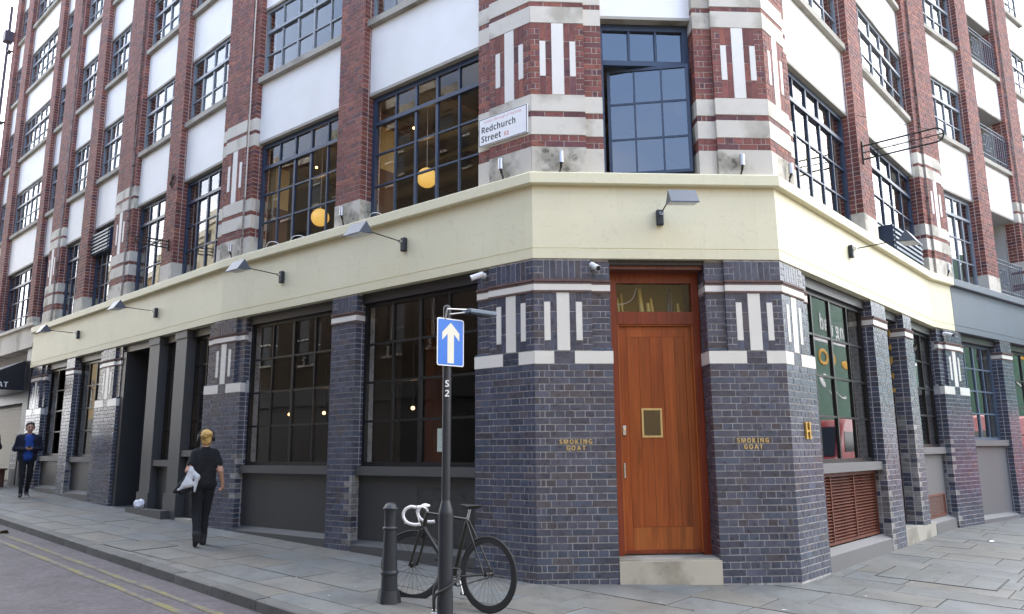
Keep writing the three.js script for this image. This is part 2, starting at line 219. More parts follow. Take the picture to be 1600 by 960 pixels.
{
  const road = new MB(), S = 70, st = 10;
  for (let x = -S; x < S; x += st) for (let z = -S; z < S; z += st) { const P = (a, b) => V(a, gy(a, b) - 0.1, b); road.quad(P(x, z + st), P(x + st, z + st), P(x + st, z), P(x, z), [1, 1, 1], [[x, z + st], [x + st, z + st], [x + st, z], [x, z]]); }
  tag(road.build('road', M.asphalt, scene), 'worn grey asphalt road beside the kerb', 'road', null, 'structure');
  // pavement bed: fan from kerb to deep inside the building line
  const bed = new MB(), inner = kerbPts.map(p => V(p.x, 0, p.z)), n = kerbPts.length;
  for (let i = 0; i + 1 < n; i++) { const a = kerbPts[i], b = kerbPts[i + 1], c = V(1.4, 0, -6), P = v => V(v.x, gy(v.x, v.z) - 0.012, v.z); const A = P(a), B = P(b), Q = P(c); bed.tri(A, B, Q, V(0, 1, 0), [A.x, A.z], [B.x, B.z], [Q.x, Q.z], [1, 1, 1]); }
  const bedMesh = bed.build('pavement', M.joint, scene); tag(bedMesh, 'stone slab pavement wrapping round the corner building', 'pavement', null, 'structure');
  // slabs: rows parallel to the left street
  const ang = rad(-43.7), U = V(Math.cos(ang), 0, -Math.sin(ang)), W = V(Math.sin(ang), 0, Math.cos(ang));   // U along the rows, W across them
  const lines = [];   // half planes inside the kerb's top (0.15 m in) and outside the walls are tested by centre and by clipping
  const half = (a, b) => { const d = b.clone().sub(a), nn = V(d.z, 0, -d.x).normalize(); return { a, n: nn }; };
  const clip = (poly, h) => { const out = []; for (let i = 0; i < poly.length; i++) { const p = poly[i], q = poly[(i + 1) % poly.length], dp = p.clone().sub(h.a).dot(h.n), dq = q.clone().sub(h.a).dot(h.n); if (dp >= 0) out.push(p); if ((dp >= 0) !== (dq >= 0)) out.push(p.clone().lerp(q, dp / (dp - dq))); } return out; };
  const kin = 0.155, kl = half(kerbPts[0], kerbPts[20]), kr = half(kerbPts[kerbPts.length - 20], kerbPts[kerbPts.length - 1]);
  for (const h of [kl, kr]) { if (V(0, 0, 0.5).sub(h.a).dot(h.n) < 0) h.n.negate(); h.a = h.a.clone().addScaledVector(h.n, kin); }
  const wallOf = F => ({ n: V(F.N[0], 0, F.N[1]), a: F.pt(F.off, 0, 0.0) }), wl1 = wallOf(L1), wl2 = wallOf(L2), wr1 = wallOf(R1), wr2 = wallOf(R2);
  const slabs = [], srng = rngOf(77), cr = (a, b) => a + (b - a) * srng();
  let w = -16; const u0 = -26;
  while (w < 17) {
    const ww = cr(0.46, 0.68); let u = u0 + cr(0, 0.8);
    while (u < 20) {
      const len = cr(0.62, 1.15), j = 0.006, P = (a, b) => V(U.x * a + W.x * b, 0, U.z * a + W.z * b);
      let poly = [P(u + j, w + j), P(u + len - j, w + j), P(u + len - j, w + ww - j), P(u + j, w + ww - j)];
      const c = P(u + len / 2, w + ww / 2); u += len;
      if (c.x < -15 || c.x > 13 || c.z < -15) continue;
      if (c.z > 3.6) continue;
      poly = clip(clip(poly, kl), kr); if (poly.length < 3) continue;
      // keep what lies outside the building: at least one wall must have it in front
      const inside = p => [wl1, C, wr1].every(h => (h === C ? p.z : p.clone().sub(h.a).dot(h.n)) < -0.35) && [wl2, wr2].every(h => p.clone().sub(h.a).dot(h.n) < -0.35);
      if (poly.every(inside)) continue;
      const area = Math.abs(poly.reduce((t, p, i) => { const q = poly[(i + 1) % poly.length]; return t + p.x * q.z - q.x * p.z; }, 0)) / 2; if (area < 0.01) continue;
      slabs.push({ poly, c, dist: c.distanceTo(camera.position) });
    }
    w += ww;
  }
  const slabGeo = s => { const m = new MB(), t = srng() * 7, dh = cr(-0.0025, 0.0025), tx = cr(-0.004, 0.004), tz = cr(-0.004, 0.004), top = s.poly.map(p => V(p.x, gy(p.x, p.z) + dh + (p.x - s.c.x) * tx + (p.z - s.c.z) * tz, p.z)), up = V(0, 1, 0);
    let sgn = 0; for (let i = 1; i + 1 < top.length; i++) { const cr2 = V(0, 0, 0).crossVectors(top[i].clone().sub(top[0]), top[i + 1].clone().sub(top[0])); sgn += cr2.y; }
    if (sgn < 0) top.reverse();
    for (let i = 1; i + 1 < top.length; i++) m.tri(top[0], top[i], top[i + 1], up, [top[0].x + t, top[0].z + t * 2], [top[i].x + t, top[i].z + t * 2], [top[i + 1].x + t, top[i + 1].z + t * 2], [1, 1, 1]);
    for (let i = 0; i < top.length; i++) { const a = top[i], b = top[(i + 1) % top.length], dn = V(0, -0.03, 0); m.quad(a.clone().add(dn), b.clone().add(dn), b, a); } return m; };
  slabs.sort((a, b) => a.dist - b.dist);
  const rest = new MB();
  slabs.forEach((s, i) => { const m = slabGeo(s); if (i < 290) m.build('paving_slab', M.slab[Math.floor(srng() * 6)], bedMesh); else { rest.p.push(...m.p); rest.n.push(...m.n); rest.u.push(...m.u); rest.c.push(...m.c); } });
  if (rest.p.length) { const r = rest.build('paving_slabs', M.slab[0], bedMesh); r.userData.kind = 'stuff'; }
  // kerbstones
  for (let i = 0; i + 1 < n; i++) {
    const a = kerbPts[i], b = kerbPts[i + 1], d = b.clone().sub(a).normalize(), nn = V(d.z, 0, -d.x); if (V(0, 0, 0.5).sub(a).dot(nn) < 0) nn.negate();
    const P = (p, k, y) => { const q = p.clone().addScaledVector(nn, k); return V(q.x, gy(q.x, q.z) + y, q.z); }, e = 0.005, A = a.clone().addScaledVector(d, e), B = b.clone().addScaledVector(d, -e), m = new MB(), dh = srng() * 0.006;
    const f = [P(A, -0.012, -0.16), P(B, -0.012, -0.16), P(B, 0.0, -0.012 + dh), P(A, 0.0, -0.012 + dh)], g = [P(A, 0.012, dh), P(B, 0.012, dh)], h = [P(A, 0.15, dh), P(B, 0.15, dh)];
    m.quad(f[0], f[1], f[2], f[3]); m.quad(f[3], f[2], g[1], g[0]); m.quad(g[0], g[1], h[1], h[0]); m.quad(f[1], P(B, 0.15, -0.16), h[1], f[2]); m.quad(P(A, 0.15, -0.16), f[0], f[3], h[0]);
    m.build('kerbstone', M.kerb[i % 3], bedMesh);
  }
  // double yellow lines
  const ym = [];
  for (const [k0, k1] of [[0.27, 0.345], [0.50, 0.575]]) {
    const m = new MB(), off = V(-kd.z, 0, kd.x); if (off.z < 0) off.negate(); off.x = -Math.abs(off.x);
    for (let d = -3; d < 22; d += 0.5) { const P = (dd, k) => { const w = 0.008 * Math.sin(dd * 3.1 + k * 20), q = K0.clone().addScaledVector(kd, dd).addScaledVector(off, k + w); return V(q.x, gy(q.x, q.z) - 0.096, q.z); }; m.quad(P(d, k1), P(d, k0), P(d + 0.5, k0), P(d + 0.5, k1), [1, 1, 1], [[d, k1], [d, k0], [d + 0.5, k0], [d + 0.5, k1]]); }
    const y = m.build('road_marking', M.yellow, scene); tag(y, k0 < 0.4 ? 'worn yellow line on the road, the one next to the kerb' : 'worn yellow line on the road, the one farther from the kerb', 'road marking', 'double yellow lines', 'structure');
  }
  // iron cover set flush in the pavement and a stone one by the right wall
  const cover = (cx, cz, u, v, mat, label, parts) => {
    const m = new MB(), P = (a, b, h) => { const q = V(cx + U.x * a + W.x * b, 0, cz + U.z * a + W.z * b); return V(q.x, gy(q.x, q.z) + h, q.z); };
    const fr = thing('access_cover', label, 'cover', [0, 0, 0], 0);
    for (let i = 0; i < parts; i++) { const a0 = -u / 2 + u * i / parts + 0.006, a1 = -u / 2 + u * (i + 1) / parts - 0.006, k = new MB(); k.hexa([P(a0, v / 2, -0.01), P(a1, v / 2, -0.01), P(a1, v / 2, 0.005), P(a0, v / 2, 0.005), P(a0, -v / 2, -0.01), P(a1, -v / 2, -0.01), P(a1, -v / 2, 0.005), P(a0, -v / 2, 0.005)]); k.build(parts > 1 ? 'stone_strip' : 'lid', mat, fr); }
    const e = new MB(), t = 0.014, R = (a0, a1, b0, b1) => e.hexa([P(a0, b1, -0.01), P(a1, b1, -0.01), P(a1, b1, 0.0042), P(a0, b1, 0.0042), P(a0, b0, -0.01), P(a1, b0, -0.01), P(a1, b0, 0.0042), P(a0, b0, 0.0042)]);
    R(-u / 2 - t, u / 2 + t, v / 2, v / 2 + t); R(-u / 2 - t, u / 2 + t, -v / 2 - t, -v / 2); R(-u / 2 - t, -u / 2, -v / 2, v / 2); R(u / 2, u / 2 + t, -v / 2, v / 2); e.build('rim', M.iron, fr);
  };
  cover(-5.15, -2.55, 0.75, 0.62, M.slab[3], 'brownish access cover let into the pavement behind the walking woman', 1);
  cover(4.75, -0.42, 1.2, 0.85, M.slab[1], 'striped stone access cover in the pavement near the slatted vent', 4);
}

// ------------------------------------------------------------------ the corner building
const bld = thing('corner_building', 'red and dark blue brick corner building with cream fascia and white spandrel panels', 'building');
const CT = 4.628, TOP = 17.2;                       // cornice top, wall top
const HEAD = [6.63, 9.13, 11.45, 13.7, 15.8], SILL = [0, 7.70, 10.10, 12.35, 14.55, 16.4];   // undersides of spandrels / undersides of sills
const bricks = [];
const tone = kind => { const k = rng(), f = 0.80 + 0.40 * rng();
  if (kind === 'blue') { const c = k < 0.10 ? [0.118, 0.110, 0.130] : k < 0.28 ? [0.096, 0.118, 0.168] : k < 0.55 ? [0.114, 0.121, 0.166] : [0.104, 0.113, 0.157]; return c.map(v => v * f); }
  const c = k < 0.15 ? [0.18, 0.066, 0.07] : k < 0.35 ? [0.33, 0.108, 0.072] : k < 0.6 ? [0.245, 0.08, 0.066] : [0.285, 0.09, 0.072]; return c.map(v => v * f); };
// knocked and limewashed corner bricks low on the exposed edges
const wornEdges = [[L1, 3.10, 1.35], [L1, 5.90, 1.45], [R1, 3.36, 1.3], [R1, 5.0, 2.2], [R2, 7.15, 1.6], [L2, 13.52, 1.4]];
function worn(P, kind, F, s, y) { if (kind !== 'blue') return null; for (const [f, e, top] of wornEdges) if (f === F && Math.abs(s - e) < 0.012 && y < top && rng() < 0.55 * smooth(top + 0.3, top - 0.5, y)) { const k = 0.24 + 0.2 * rng(); return [k, k * 0.985, k * 0.95]; } return null; }
function brick(P, kind, F, s0, s1, y0, y1, o0, o1) { bricks.push({ P, kind, F, a: [Math.min(s0, s1), Math.max(s0, s1), y0, y1, o0, o1 + rnd(-0.0015, 0.0015)], c: worn(P, kind, F, s0, y0) || tone(kind), u: rng() * 5, v: rng() * 5 }); }
const J = 0.0105;
function lens(W, first, unit) { if (W < first * 1.3) return [W]; const a = [first]; let r = W - first; while (r > unit * 1.4) { a.push(unit); r -= unit; } if (r > 0.02) a.push(r); else a[a.length - 1] += r; return a; }
// brickwork face: t runs from sA towards sB, English bond, gauge g
function bond(P, kind, F, sA, sB, ya, yb, o, g = 0.075, ph = 0, dep = 0.1) {
  const dir = Math.sign(sB - sA), W = Math.abs(sB - sA), n = Math.max(1, Math.round((yb - ya) / g)), gg = (yb - ya) / n;
  for (let k = 0; k < n; k++) {
    const st = ((k + ph) % 2 + 2) % 2 === 0; let t = 0; const L = W < 0.17 ? (st ? [W] : [W / 2, W / 2]) : W < 0.26 ? (st ? [W] : [W * 0.46, W * 0.27, W * 0.27]) : st ? lens(W, 0.165, 0.225) : [0.054, 0.057, ...lens(W - 0.111, 0.1125, 0.1125)];
    for (const l of L) { brick(P, kind, F, sA + dir * (t + (t ? J / 2 : 0)), sA + dir * (t + l - (t + l < W - 0.002 ? J / 2 : 0)), ya + k * gg + J / 2, ya + (k + 1) * gg - J / 2, o - dep, o); t += l; }
  }
}
function soldiers(P, kind, F, s0, s1, ya, yb, o, unit = 0.0725) { const dir = Math.sign(s1 - s0), W = Math.abs(s1 - s0), n = Math.max(1, Math.round(W / unit)); for (let i = 0; i < n; i++) brick(P, kind, F, s0 + dir * (W * i / n + J / 2), s0 + dir * (W * (i + 1) / n - J / 2), ya + J / 2, yb - J / 2, o - 0.1, o); }
function jamb(P, kind, F, s, into, ya, yb, oA, oB, g = 0.075) {   // side face of a pier, bricks behind the front ones
  const n = Math.max(1, Math.round((yb - ya) / g)), gg = (yb - ya) / n, W = oA - oB;
  for (let k = 0; k < n; k++) { const cut = k % 2 && W > 0.13 ? [0, W * 0.5, W] : [0, W]; for (let i = 0; i + 1 < cut.length; i++) brick(P, kind, F, s, s + into * 0.05, ya + k * gg + J / 2, ya + (k + 1) * gg - J / 2, oA - cut[i + 1] + J / 2, oA - cut[i] - J / 2); }
}
const core = (P, F, s0, s1, y0, y1, o0, o1, mat = M.mortar) => box1('mortar_core', mat, P, F, s0, s1, y0, y1, o0, o1);
const block = (P, name, mat, F, s0, s1, y0, y1, o0, o1) => box1(name, mat, P, F, s0, s1, y0, y1, o0, o1, [1, 1, 1], rng() * 3, rng() * 3);
const Y = n => 0.2 + n * 0.075;
// the striped bands of a main pier, t measured from tA outward; map t -> s with f
function lowerPattern(P, F, f, full, side) {
  // f(t) gives s ; full: half pattern of a free-standing pier (t = 0 at its middle) or a corner face (t = 0 at the corner)
  const q = full ? { w0: 0, w1: 0.072, d0: 0.077, d1: 0.143, n0: 0.148, n1: 0.218, b0: 0.223, b1: 0.335, e: full, g0: 0, g1: 0.112 }
    : { b: 0.114, n0: 0.119, n1: 0.188, d0: 0.193, d1: 0.259, w0: 0.264, w1: 0.409, e0: 0.414, e1: 0.479, m0: 0.484, m1: 0.554, c0: 0.559, c1: 0.67, e: 0.9, g0: 0.228, g1: 0.456 };
  const bk = (a, b, y0, y1, o = 0, ph = 0) => bond(P, 'blue', F, f(a), f(b), y0, y1, o, 0.075, ph), sol = (a, b, y0, y1) => soldiers(P, 'blue', F, f(a), f(b), y0, y1, 0, b - a + 0.001);
  const wb = (a, b, y0, y1, o0 = -0.08, o1 = 0.004) => block(P, 'white_block', M.whiteGlaze, F, f(a), f(b), y0, y1, o0, o1);
  const col = (a, b) => { const h = [2.525, 2.75, 2.975, 3.2]; for (let i = 0; i < 3; i++) brick(P, 'blue', F, f(a) , f(b), h[i] + J / 2, h[i + 1] - J / 2, -0.1, 0); };
  const thin = (a, b) => { wb(a, b, 2.645, 3.088); brick(P, 'blue', F, f(a), f(b), 2.53, 2.64, -0.1, 0); brick(P, 'blue', F, f(a), f(b), 3.093, 3.196, -0.1, 0); };
  const e = q.e, c1 = full ? q.b1 : q.c1, st = -0.045;
  // white belt with a dark gap
  if (full) { wb(q.g1 + 0.004, e, 2.378, 2.522); } else { wb(0.001, q.g0 - 0.004, 2.378, 2.522); wb(q.g1 + 0.004, e, 2.378, 2.522); for (const k of [0, 1]) brick(P, 'blue', F, f(q.g0), f(q.g1), 2.38 + k * 0.073, 2.446 + k * 0.073, -0.1, 0); }
  if (full) { thin(q.n0, q.n1); col(q.d0, q.d1); bk(q.b0, q.b1, 2.525, 3.2); }
  else { bk(0.0, q.b, 2.525, 3.2); thin(q.n0, q.n1); col(q.d0, q.d1); wb(q.w0, q.w1, 2.53, 3.196); col(q.e0, q.e1); thin(q.m0, q.m1); bk(q.c0, q.c1, 2.525, 3.2); }
  bk(c1 + 0.005, e - 0.006, 2.56, 3.2, st);
  { const m = new MB(), A = f(c1 + 0.005), B = f(e - 0.002), lo = (A < B) !== (F.sx < 0) ? [A, B] : [B, A]; // canted brick at the foot of the set-back strip
    m.hexa([F.pt(lo[0], 2.524, -0.004), F.pt(lo[1], 2.524, -0.004), F.pt(lo[1], 2.535, -0.004), F.pt(lo[0], 2.535, -0.004), F.pt(lo[0], 2.524, -0.1), F.pt(lo[1], 2.524, -0.1), F.pt(lo[1], 2.585, -0.1), F.pt(lo[0], 2.585, -0.1)], [0.09, 0.115, 0.16]); m.build('canted_brick', M.blueBrick, P); }
  // white course, tiles, soldier course
  for (const [a, b, o] of full ? [[0, c1, 0], [c1 + 0.004, e - 0.006, st]] : [[0, c1, 0], [c1 + 0.004, e - 0.006, st]]) {
    wb(a, b, 3.224, 3.297, -0.1, o + 0.012); block(P, 'tile_course', M.tile, F, f(a), f(b), 3.203, 3.222, -0.1, o + 0.016); block(P, 'tile_course', M.tile, F, f(a), f(b), 3.300, 3.322, -0.1, o + 0.016); block(P, 'tile_course', M.tile, F, f(a), f(b), 3.326, 3.350, -0.1, o + 0.026);
  }
  if (full) { soldiers(P, 'blue', F, f(0), f(q.n1), 3.354, 3.58, 0); bk(q.b0, q.b1, 3.354, 3.58); }
  else { bk(0, q.b, 3.354, 3.58); soldiers(P, 'blue', F, f(q.n0), f(q.m1), 3.354, 3.58, 0); bk(q.c0, q.c1, 3.354, 3.58); }
  bk(c1 + 0.005, e - 0.006, 3.354, 3.58, st);
}
function cornerFaceLower(P, F, sc, dir) {
  const f = t => sc + dir * t; bond(P, 'blue', F, f(0), f(0.895), -0.025, Y(29), 0, 0.075, 1); lowerPattern(P, F, f, 0);
  core(P, F, f(0.001), f(0.882), -0.3, 3.6, -0.32, -0.05); core(P, F, f(0.002), f(0.668), 2.5, 3.6, -0.1, -0.005); core(P, F, f(0.002), f(0.89), -0.3, 2.5, -0.1, -0.005);
}
function pierLower(F, s0, s1, base, main) {   // free-standing pier between openings
  const P = grp('pier', bld), c = (s0 + s1) / 2, h = (s1 - s0) / 2;
  if (main) {
    bond(P, 'blue', F, s0, s1, base, Y(29), 0, 0.075, 0);
    for (const d of [-1, 1]) lowerPattern(P, F, t => c + d * t, h);
    block(P, 'white_block', M.whiteGlaze, F, c - 0.072, c + 0.072, 2.53, 3.196, -0.08, 0.004);
    for (const k of [0, 1]) brick(P, 'blue', F, c - 0.112, c + 0.112, 2.38 + k * 0.073, 2.446 + k * 0.073, -0.1, 0);
    core(P, F, s0 + 0.004, s1 - 0.004, base - 0.3, 2.5, -0.34, -0.005); core(P, F, c - 0.33, c + 0.33, 2.5, 3.6, -0.34, -0.005); core(P, F, s0 + 0.008, s1 - 0.008, 2.5, 3.6, -0.34, -0.05);
    jamb(P, 'blue', F, s0, 1, base, Y(29), -0.11, -0.24); jamb(P, 'blue', F, s0 + 0.006, 1, 2.53, 3.58, -0.15, -0.24);
  } else {
    bond(P, 'blue', F, s0, s1, base, 3.2, 0, 0.075, 0);
    block(P, 'white_block', M.whiteGlaze, F, s0, s1, 3.224, 3.297, -0.24, 0.012); for (const [y0, y1, o] of [[3.203, 3.222, 0.016], [3.3, 3.322, 0.016], [3.326, 3.35, 0.026]]) block(P, 'tile_course', M.tile, F, s0 - 0.002, s1 + 0.002, y0, y1, -0.23, o);
    const w = s1 - s0; if (w > 0.45) { bond(P, 'blue', F, s0, s0 + 0.112, 3.354, 3.58, 0); soldiers(P, 'blue', F, s0 + 0.117, s1 - 0.117, 3.354, 3.58, 0); bond(P, 'blue', F, s1 - 0.112, s1, 3.354, 3.58, 0); } else soldiers(P, 'blue', F, s0, s1, 3.354, 3.58, 0);
    jamb(P, 'blue', F, s0, 1, base, 3.2, -0.11, -0.24); jamb(P, 'blue', F, s0, 1, 3.354, 3.58, -0.11, -0.24);
    core(P, F, s0 + 0.004, s1 - 0.004, base - 0.3, 3.6, -0.34, -0.005);
  }
  return P;
}
// upper piers: stone base, banded and striped foot on main piers, then plain red brick
const UB = [[4.63, 4.965, 's'], [4.965, 5.117, 'b'], [5.117, 5.345, 's'], [5.345, 5.414, 'b'], [5.414, 5.631, 's'], [5.631, 6.57, 'p'], [6.57, 6.792, 's'], [6.792, 6.852, 'b'], [6.852, 7.07, 's']];
function upperFace(P, F, f, q, stone) {   // q: list of [t0, t1, type] across the face; type q quoin brick, n narrow stripe, d soldier column, w wide stripe ; e strip set back
  const e0 = q[q.length - 1][1], st = -0.045, s = stone || M.stone, eEnd = q.end;
  for (const [y0, y1, k] of UB) {
    if (k === 's') { const s = y0 < 4.7 ? M.stoneDirty : stone || M.stone; block(P, 'stone_band', s, F, f(0), f(e0), y0 + 0.003, y1 - 0.003, -0.12, 0.006); block(P, 'stone_band', s, F, f(e0 + 0.003), f(eEnd - 0.001), y0 + 0.003, y1 - 0.003, -0.12, st + 0.006); }
    else if (k === 'b') { bond(P, 'red', F, f(0), f(e0), y0, y1, 0, 0.075, 0); bond(P, 'red', F, f(e0 + 0.004), f(eEnd), y0, y1, st, 0.075, 1); }
    else {
      for (const [a, b, ty] of q) {
        if (ty === 'q') bond(P, 'red', F, f(a), f(b), y0, y1, 0, 0.0722, 0);
        if (ty === 'd') { for (let i = 0; i < 4; i++) brick(P, 'red', F, f(a), f(b), mix(y0, y1, i / 4) + J / 2, mix(y0, y1, (i + 1) / 4) - J / 2, -0.1, 0); }
        if (ty === 'w') block(P, 'white_stripe', M.whiteStone, F, f(a), f(b), y0 + 0.003, y1 - 0.003, -0.1, 0.004);
        if (ty === 'n') { block(P, 'white_stripe', M.whiteStone, F, f(a), f(b), y0 + 0.24, y1 - 0.24, -0.1, 0.004); brick(P, 'red', F, f(a), f(b), y0 + J / 2, y0 + 0.24 - J / 2, -0.1, 0); brick(P, 'red', F, f(a), f(b), y1 - 0.24 + J / 2, y1 - J / 2, -0.1, 0); }
      }
      bond(P, 'red', F, f(e0 + 0.004), f(eEnd), y0, y1, st, 0.0722, 1);
    }
  }
  bond(P, 'red', F, f(0), f(e0), 7.07, TOP, 0, 0.075, 0); bond(P, 'red', F, f(e0 + 0.004), f(eEnd), 7.07, TOP, st, 0.075, 1);
}
const cornerQ = [[0, 0.108, 'q'], [0.113, 0.183, 'n'], [0.188, 0.254, 'd'], [0.259, 0.405, 'w'], [0.41, 0.475, 'd'], [0.48, 0.55, 'n'], [0.555, 0.655, 'q']]; cornerQ.end = 0.875;
function cornerFaceUpper(P, F, sc, dir) { const f = t => sc + dir * t; upperFace(P, F, f, cornerQ); core(P, F, f(0.001), f(0.65), CT, TOP, -0.3, -0.005, M.mortarWarm); core(P, F, f(0.65), f(0.87), CT, TOP, -0.3, -0.05, M.mortarWarm); }
function pierUpper(F, s0, s1, main, stone) {
  const P = grp('pier', bld), c = (s0 + s1) / 2, h = (s1 - s0) / 2;
  if (main) {
    const q = [[0.0, 0.07, 'x'], [0.075, 0.14, 'd'], [0.145, 0.215, 'n'], [0.22, h - 0.19, 'q']]; q.end = h;
    for (const d of [-1, 1]) upperFace(P, F, t => c + d * t, q, stone);
    block(P, 'white_stripe', M.whiteStone, F, c - 0.07, c + 0.07, 5.634, 6.567, -0.1, 0.004);
    core(P, F, c - h + 0.19, c + h - 0.19, CT, TOP, -0.36, -0.005, M.mortarWarm); core(P, F, s0 + 0.004, s1 - 0.004, CT, TOP, -0.36, -0.05, M.mortarWarm);
    for (const [y0, y1, k] of UB) { if (k === 's') block(P, 'stone_band', stone || M.stone, F, s0 - 0.001, s0 + 0.06, y0 + 0.003, y1 - 0.003, -0.33, -0.125); else jamb(P, 'red', F, s0, 1, y0, y1, -0.155, -0.34); }
    jamb(P, 'red', F, s0, 1, 7.07, TOP, -0.155, -0.34);
  } else {
    block(P, 'stone_base', M.stoneDirty, F, s0 - 0.003, s1 + 0.003, CT + 0.002, 4.98, -0.33, 0.006);
    bond(P, 'red', F, s0, s1, 4.985, TOP, 0, 0.075, 0); jamb(P, 'red', F, s0, 1, 4.985, TOP, -0.11, -0.34);
    core(P, F, s0 + 0.004, s1 - 0.004, CT, TOP, -0.36, -0.005, M.mortarWarm);
  }
  return P;
}

// windows: frame with glazing bars, panes hung a little out of true as old glass is
const farPanes = new MB();
function win(F, s0, s1, y0, y1, d, o) {
  const g = grp('window', o.parent || bld), fm = o.mat, ft = o.ft || 0.05, bt = o.bt || 0.022, m = new MB(), z0 = -d - 0.055, z1 = -d;
  m.box(F, s0, s0 + ft, y0, y1, z0, z1); m.box(F, s1 - ft, s1, y0, y1, z0, z1); m.box(F, s0 + ft, s1 - ft, y0, y0 + ft, z0, z1 - 0.002); m.box(F, s0 + ft, s1 - ft, y1 - ft, y1, z0, z1 - 0.002);
  const cs = Array.isArray(o.cols) ? o.cols : Array.from({ length: o.cols - 1 }, (_, i) => s0 + ft + (s1 - s0 - 2 * ft) * (i + 1) / o.cols), rs = o.rows;
  cs.forEach((s, i) => { const w = (o.thick || []).includes(i) ? bt * 1.7 : bt; m.box(F, s - w / 2, s + w / 2, y0 + ft, y1 - ft, z0 + 0.012, z1 - 0.006); });
  rs.forEach((y, i) => { const h = o.transom === i ? bt * 2.2 : bt; m.box(F, s0 + ft, s1 - ft, y - h / 2, y + h / 2, z0 + 0.010, z1 + (o.transom === i ? 0.012 : -0.010)); });
  m.build('frame', fm, g);
  const S = [s0 + ft, ...cs, s1 - ft], R = [y0 + ft, ...rs, y1 - ft], zz = -d - 0.03;
  for (let i = 0; i + 1 < S.length; i++) for (let j = 0; j + 1 < R.length; j++) {
    const tx = rnd(-1, 1) * 0.003 * (o.wob ?? 1), ty = rnd(-1, 1) * 0.003 * (o.wob ?? 1), a = S[i], b = S[i + 1], c = R[j], e = R[j + 1];
    let P = [F.pt(a, c, zz - tx - ty), F.pt(b, c, zz + tx - ty), F.pt(b, e, zz + tx + ty), F.pt(a, e, zz - tx + ty)]; if (F.sx < 0) P = [P[1], P[0], P[3], P[2]];
    if (o.far) farPanes.quad(...P); else new MB().quad(...P).build('pane', o.glass || M.glass, g);
  }
  return g;
}

// ---- piers
const pierA = grp('pier', bld), pierB = grp('pier', bld), pierA2 = grp('pier', bld), pierB2 = grp('pier', bld);
cornerFaceLower(pierA, C, 0, 1); cornerFaceLower(pierA, L1, 0, 1); cornerFaceLower(pierB, C, CW, -1); cornerFaceLower(pierB, R1, 0, 1);
jamb(pierB, 'blue', C, CW - 0.895, 1, -0.025, Y(29), -0.11, -0.29); jamb(pierB, 'blue', C, CW - 0.89, 1, 2.53, 3.2, -0.15, -0.29); jamb(pierB, 'blue', C, CW - 0.89, 1, 3.354, 3.58, -0.15, -0.29); block(pierB, 'white_block', M.whiteGlaze, C, CW - 0.899, CW - 0.8, 2.378, 2.522, -0.3, -0.085); block(pierB, 'white_block', M.whiteGlaze, C, CW - 0.893, CW - 0.8, 3.224, 3.297, -0.3, -0.105);
cornerFaceUpper(pierA2, C, 0, 1); cornerFaceUpper(pierA2, L1, 0, 1); cornerFaceUpper(pierB2, C, CW, -1); cornerFaceUpper(pierB2, R1, 0, 1);
jamb(pierB2, 'red', C, CW - 0.87, 1, 7.07, TOP, -0.155, -0.3); for (const [y0, y1, k] of UB) { if (k === 's') block(pierB2, 'stone_band', M.stone, C, CW - 0.876, CW - 0.8, y0 + 0.003, y1 - 0.003, -0.3, -0.122); else jamb(pierB2, 'red', C, CW - 0.874, 1, y0, y1, -0.155, -0.3); }
pierLower(L1, 3.10, 3.64, 0.05, false); pierLower(L1, 5.90, 7.0, 0.12, true); pierLower(L2, 10.88, 12.06, 0.3, true); pierLower(L2, 13.52, 14.04, 0.4, false); pierLower(L2, 15.62, 16.76, 0.45, true);
pierLower(R1, 3.36, 4.04, -0.02, false); pierLower(R1, 5.0, 5.46, 0.2, false); pierLower(R2, 7.15, 8.25, -0.02, true); pierLower(R2, 10.05, 10.62, -0.02, false);
pierUpper(L1, 3.10, 3.66, false); pierUpper(L1, 5.95, 6.95, true); pierUpper(L2, 8.72, 9.22, false); pierUpper(L2, 10.95, 12.0, true); pierUpper(L2, 13.42, 13.95, false); pierUpper(L2, 15.42, 16.42, true);
for (const [a, b] of [[17.15, 17.56], [20.4, 20.97], [21.95, 22.4]]) pierUpper(L2, a, b, false);
pierUpper(R1, 3.45, 4.08, false); pierUpper(R2, 7.18, 8.22, true, M.stone); pierUpper(R2, 9.86, 10.48, false); pierUpper(R2, 12.25, 13.25, true);

// ---- fascia and cornice
const nodesCream = [{ F: L2, s: 16.78 }, { F: L2, G: L1, s: 6.6 }, { F: L1, G: C, s: 0 }, { F: C, G: R1, s: CW }, { F: R1, G: R2, s: 6.95 }, { F: R2, s: 7.88 }];
const fasciaProfile = o => [[-0.34, 3.6], [0.012 + o, 3.6], [0.014 + o, 3.712], [0.003 + o, 3.716], [0.003 + o, 3.722], [0.010 + o, 3.726], [0.006 + o, 4.36], [0.0 + o, 4.362], [0.004 + o, 4.478], [-0.34, 4.478]];
const cornProfile = [[-0.36, 4.48], [0.072, 4.48], [0.085, 4.492], [0.085, 4.612], [0.07, CT - 0.002], [-0.36, CT - 0.0005]];
sweep(nodesCream, fasciaProfile(0), 'fascia', M.cream, bld).userData.label = 'cream painted fascia over the ground floor';
sweep(nodesCream, cornProfile, 'cornice', M.cream, bld);
const nodesGrey = [{ F: R2, s: 7.882 }, { F: R2, s: 14.5 }], nodesStone = [{ F: L2, s: 22.4 }, { F: L2, s: 16.785 }];
sweep(nodesGrey, fasciaProfile(0.006), 'fascia', M.greyFascia, bld).userData.label = 'blue grey painted fascia'; sweep(nodesGrey, cornProfile.map(([o, y]) => [o + 0.004, y]), 'cornice', M.greyFascia, bld);
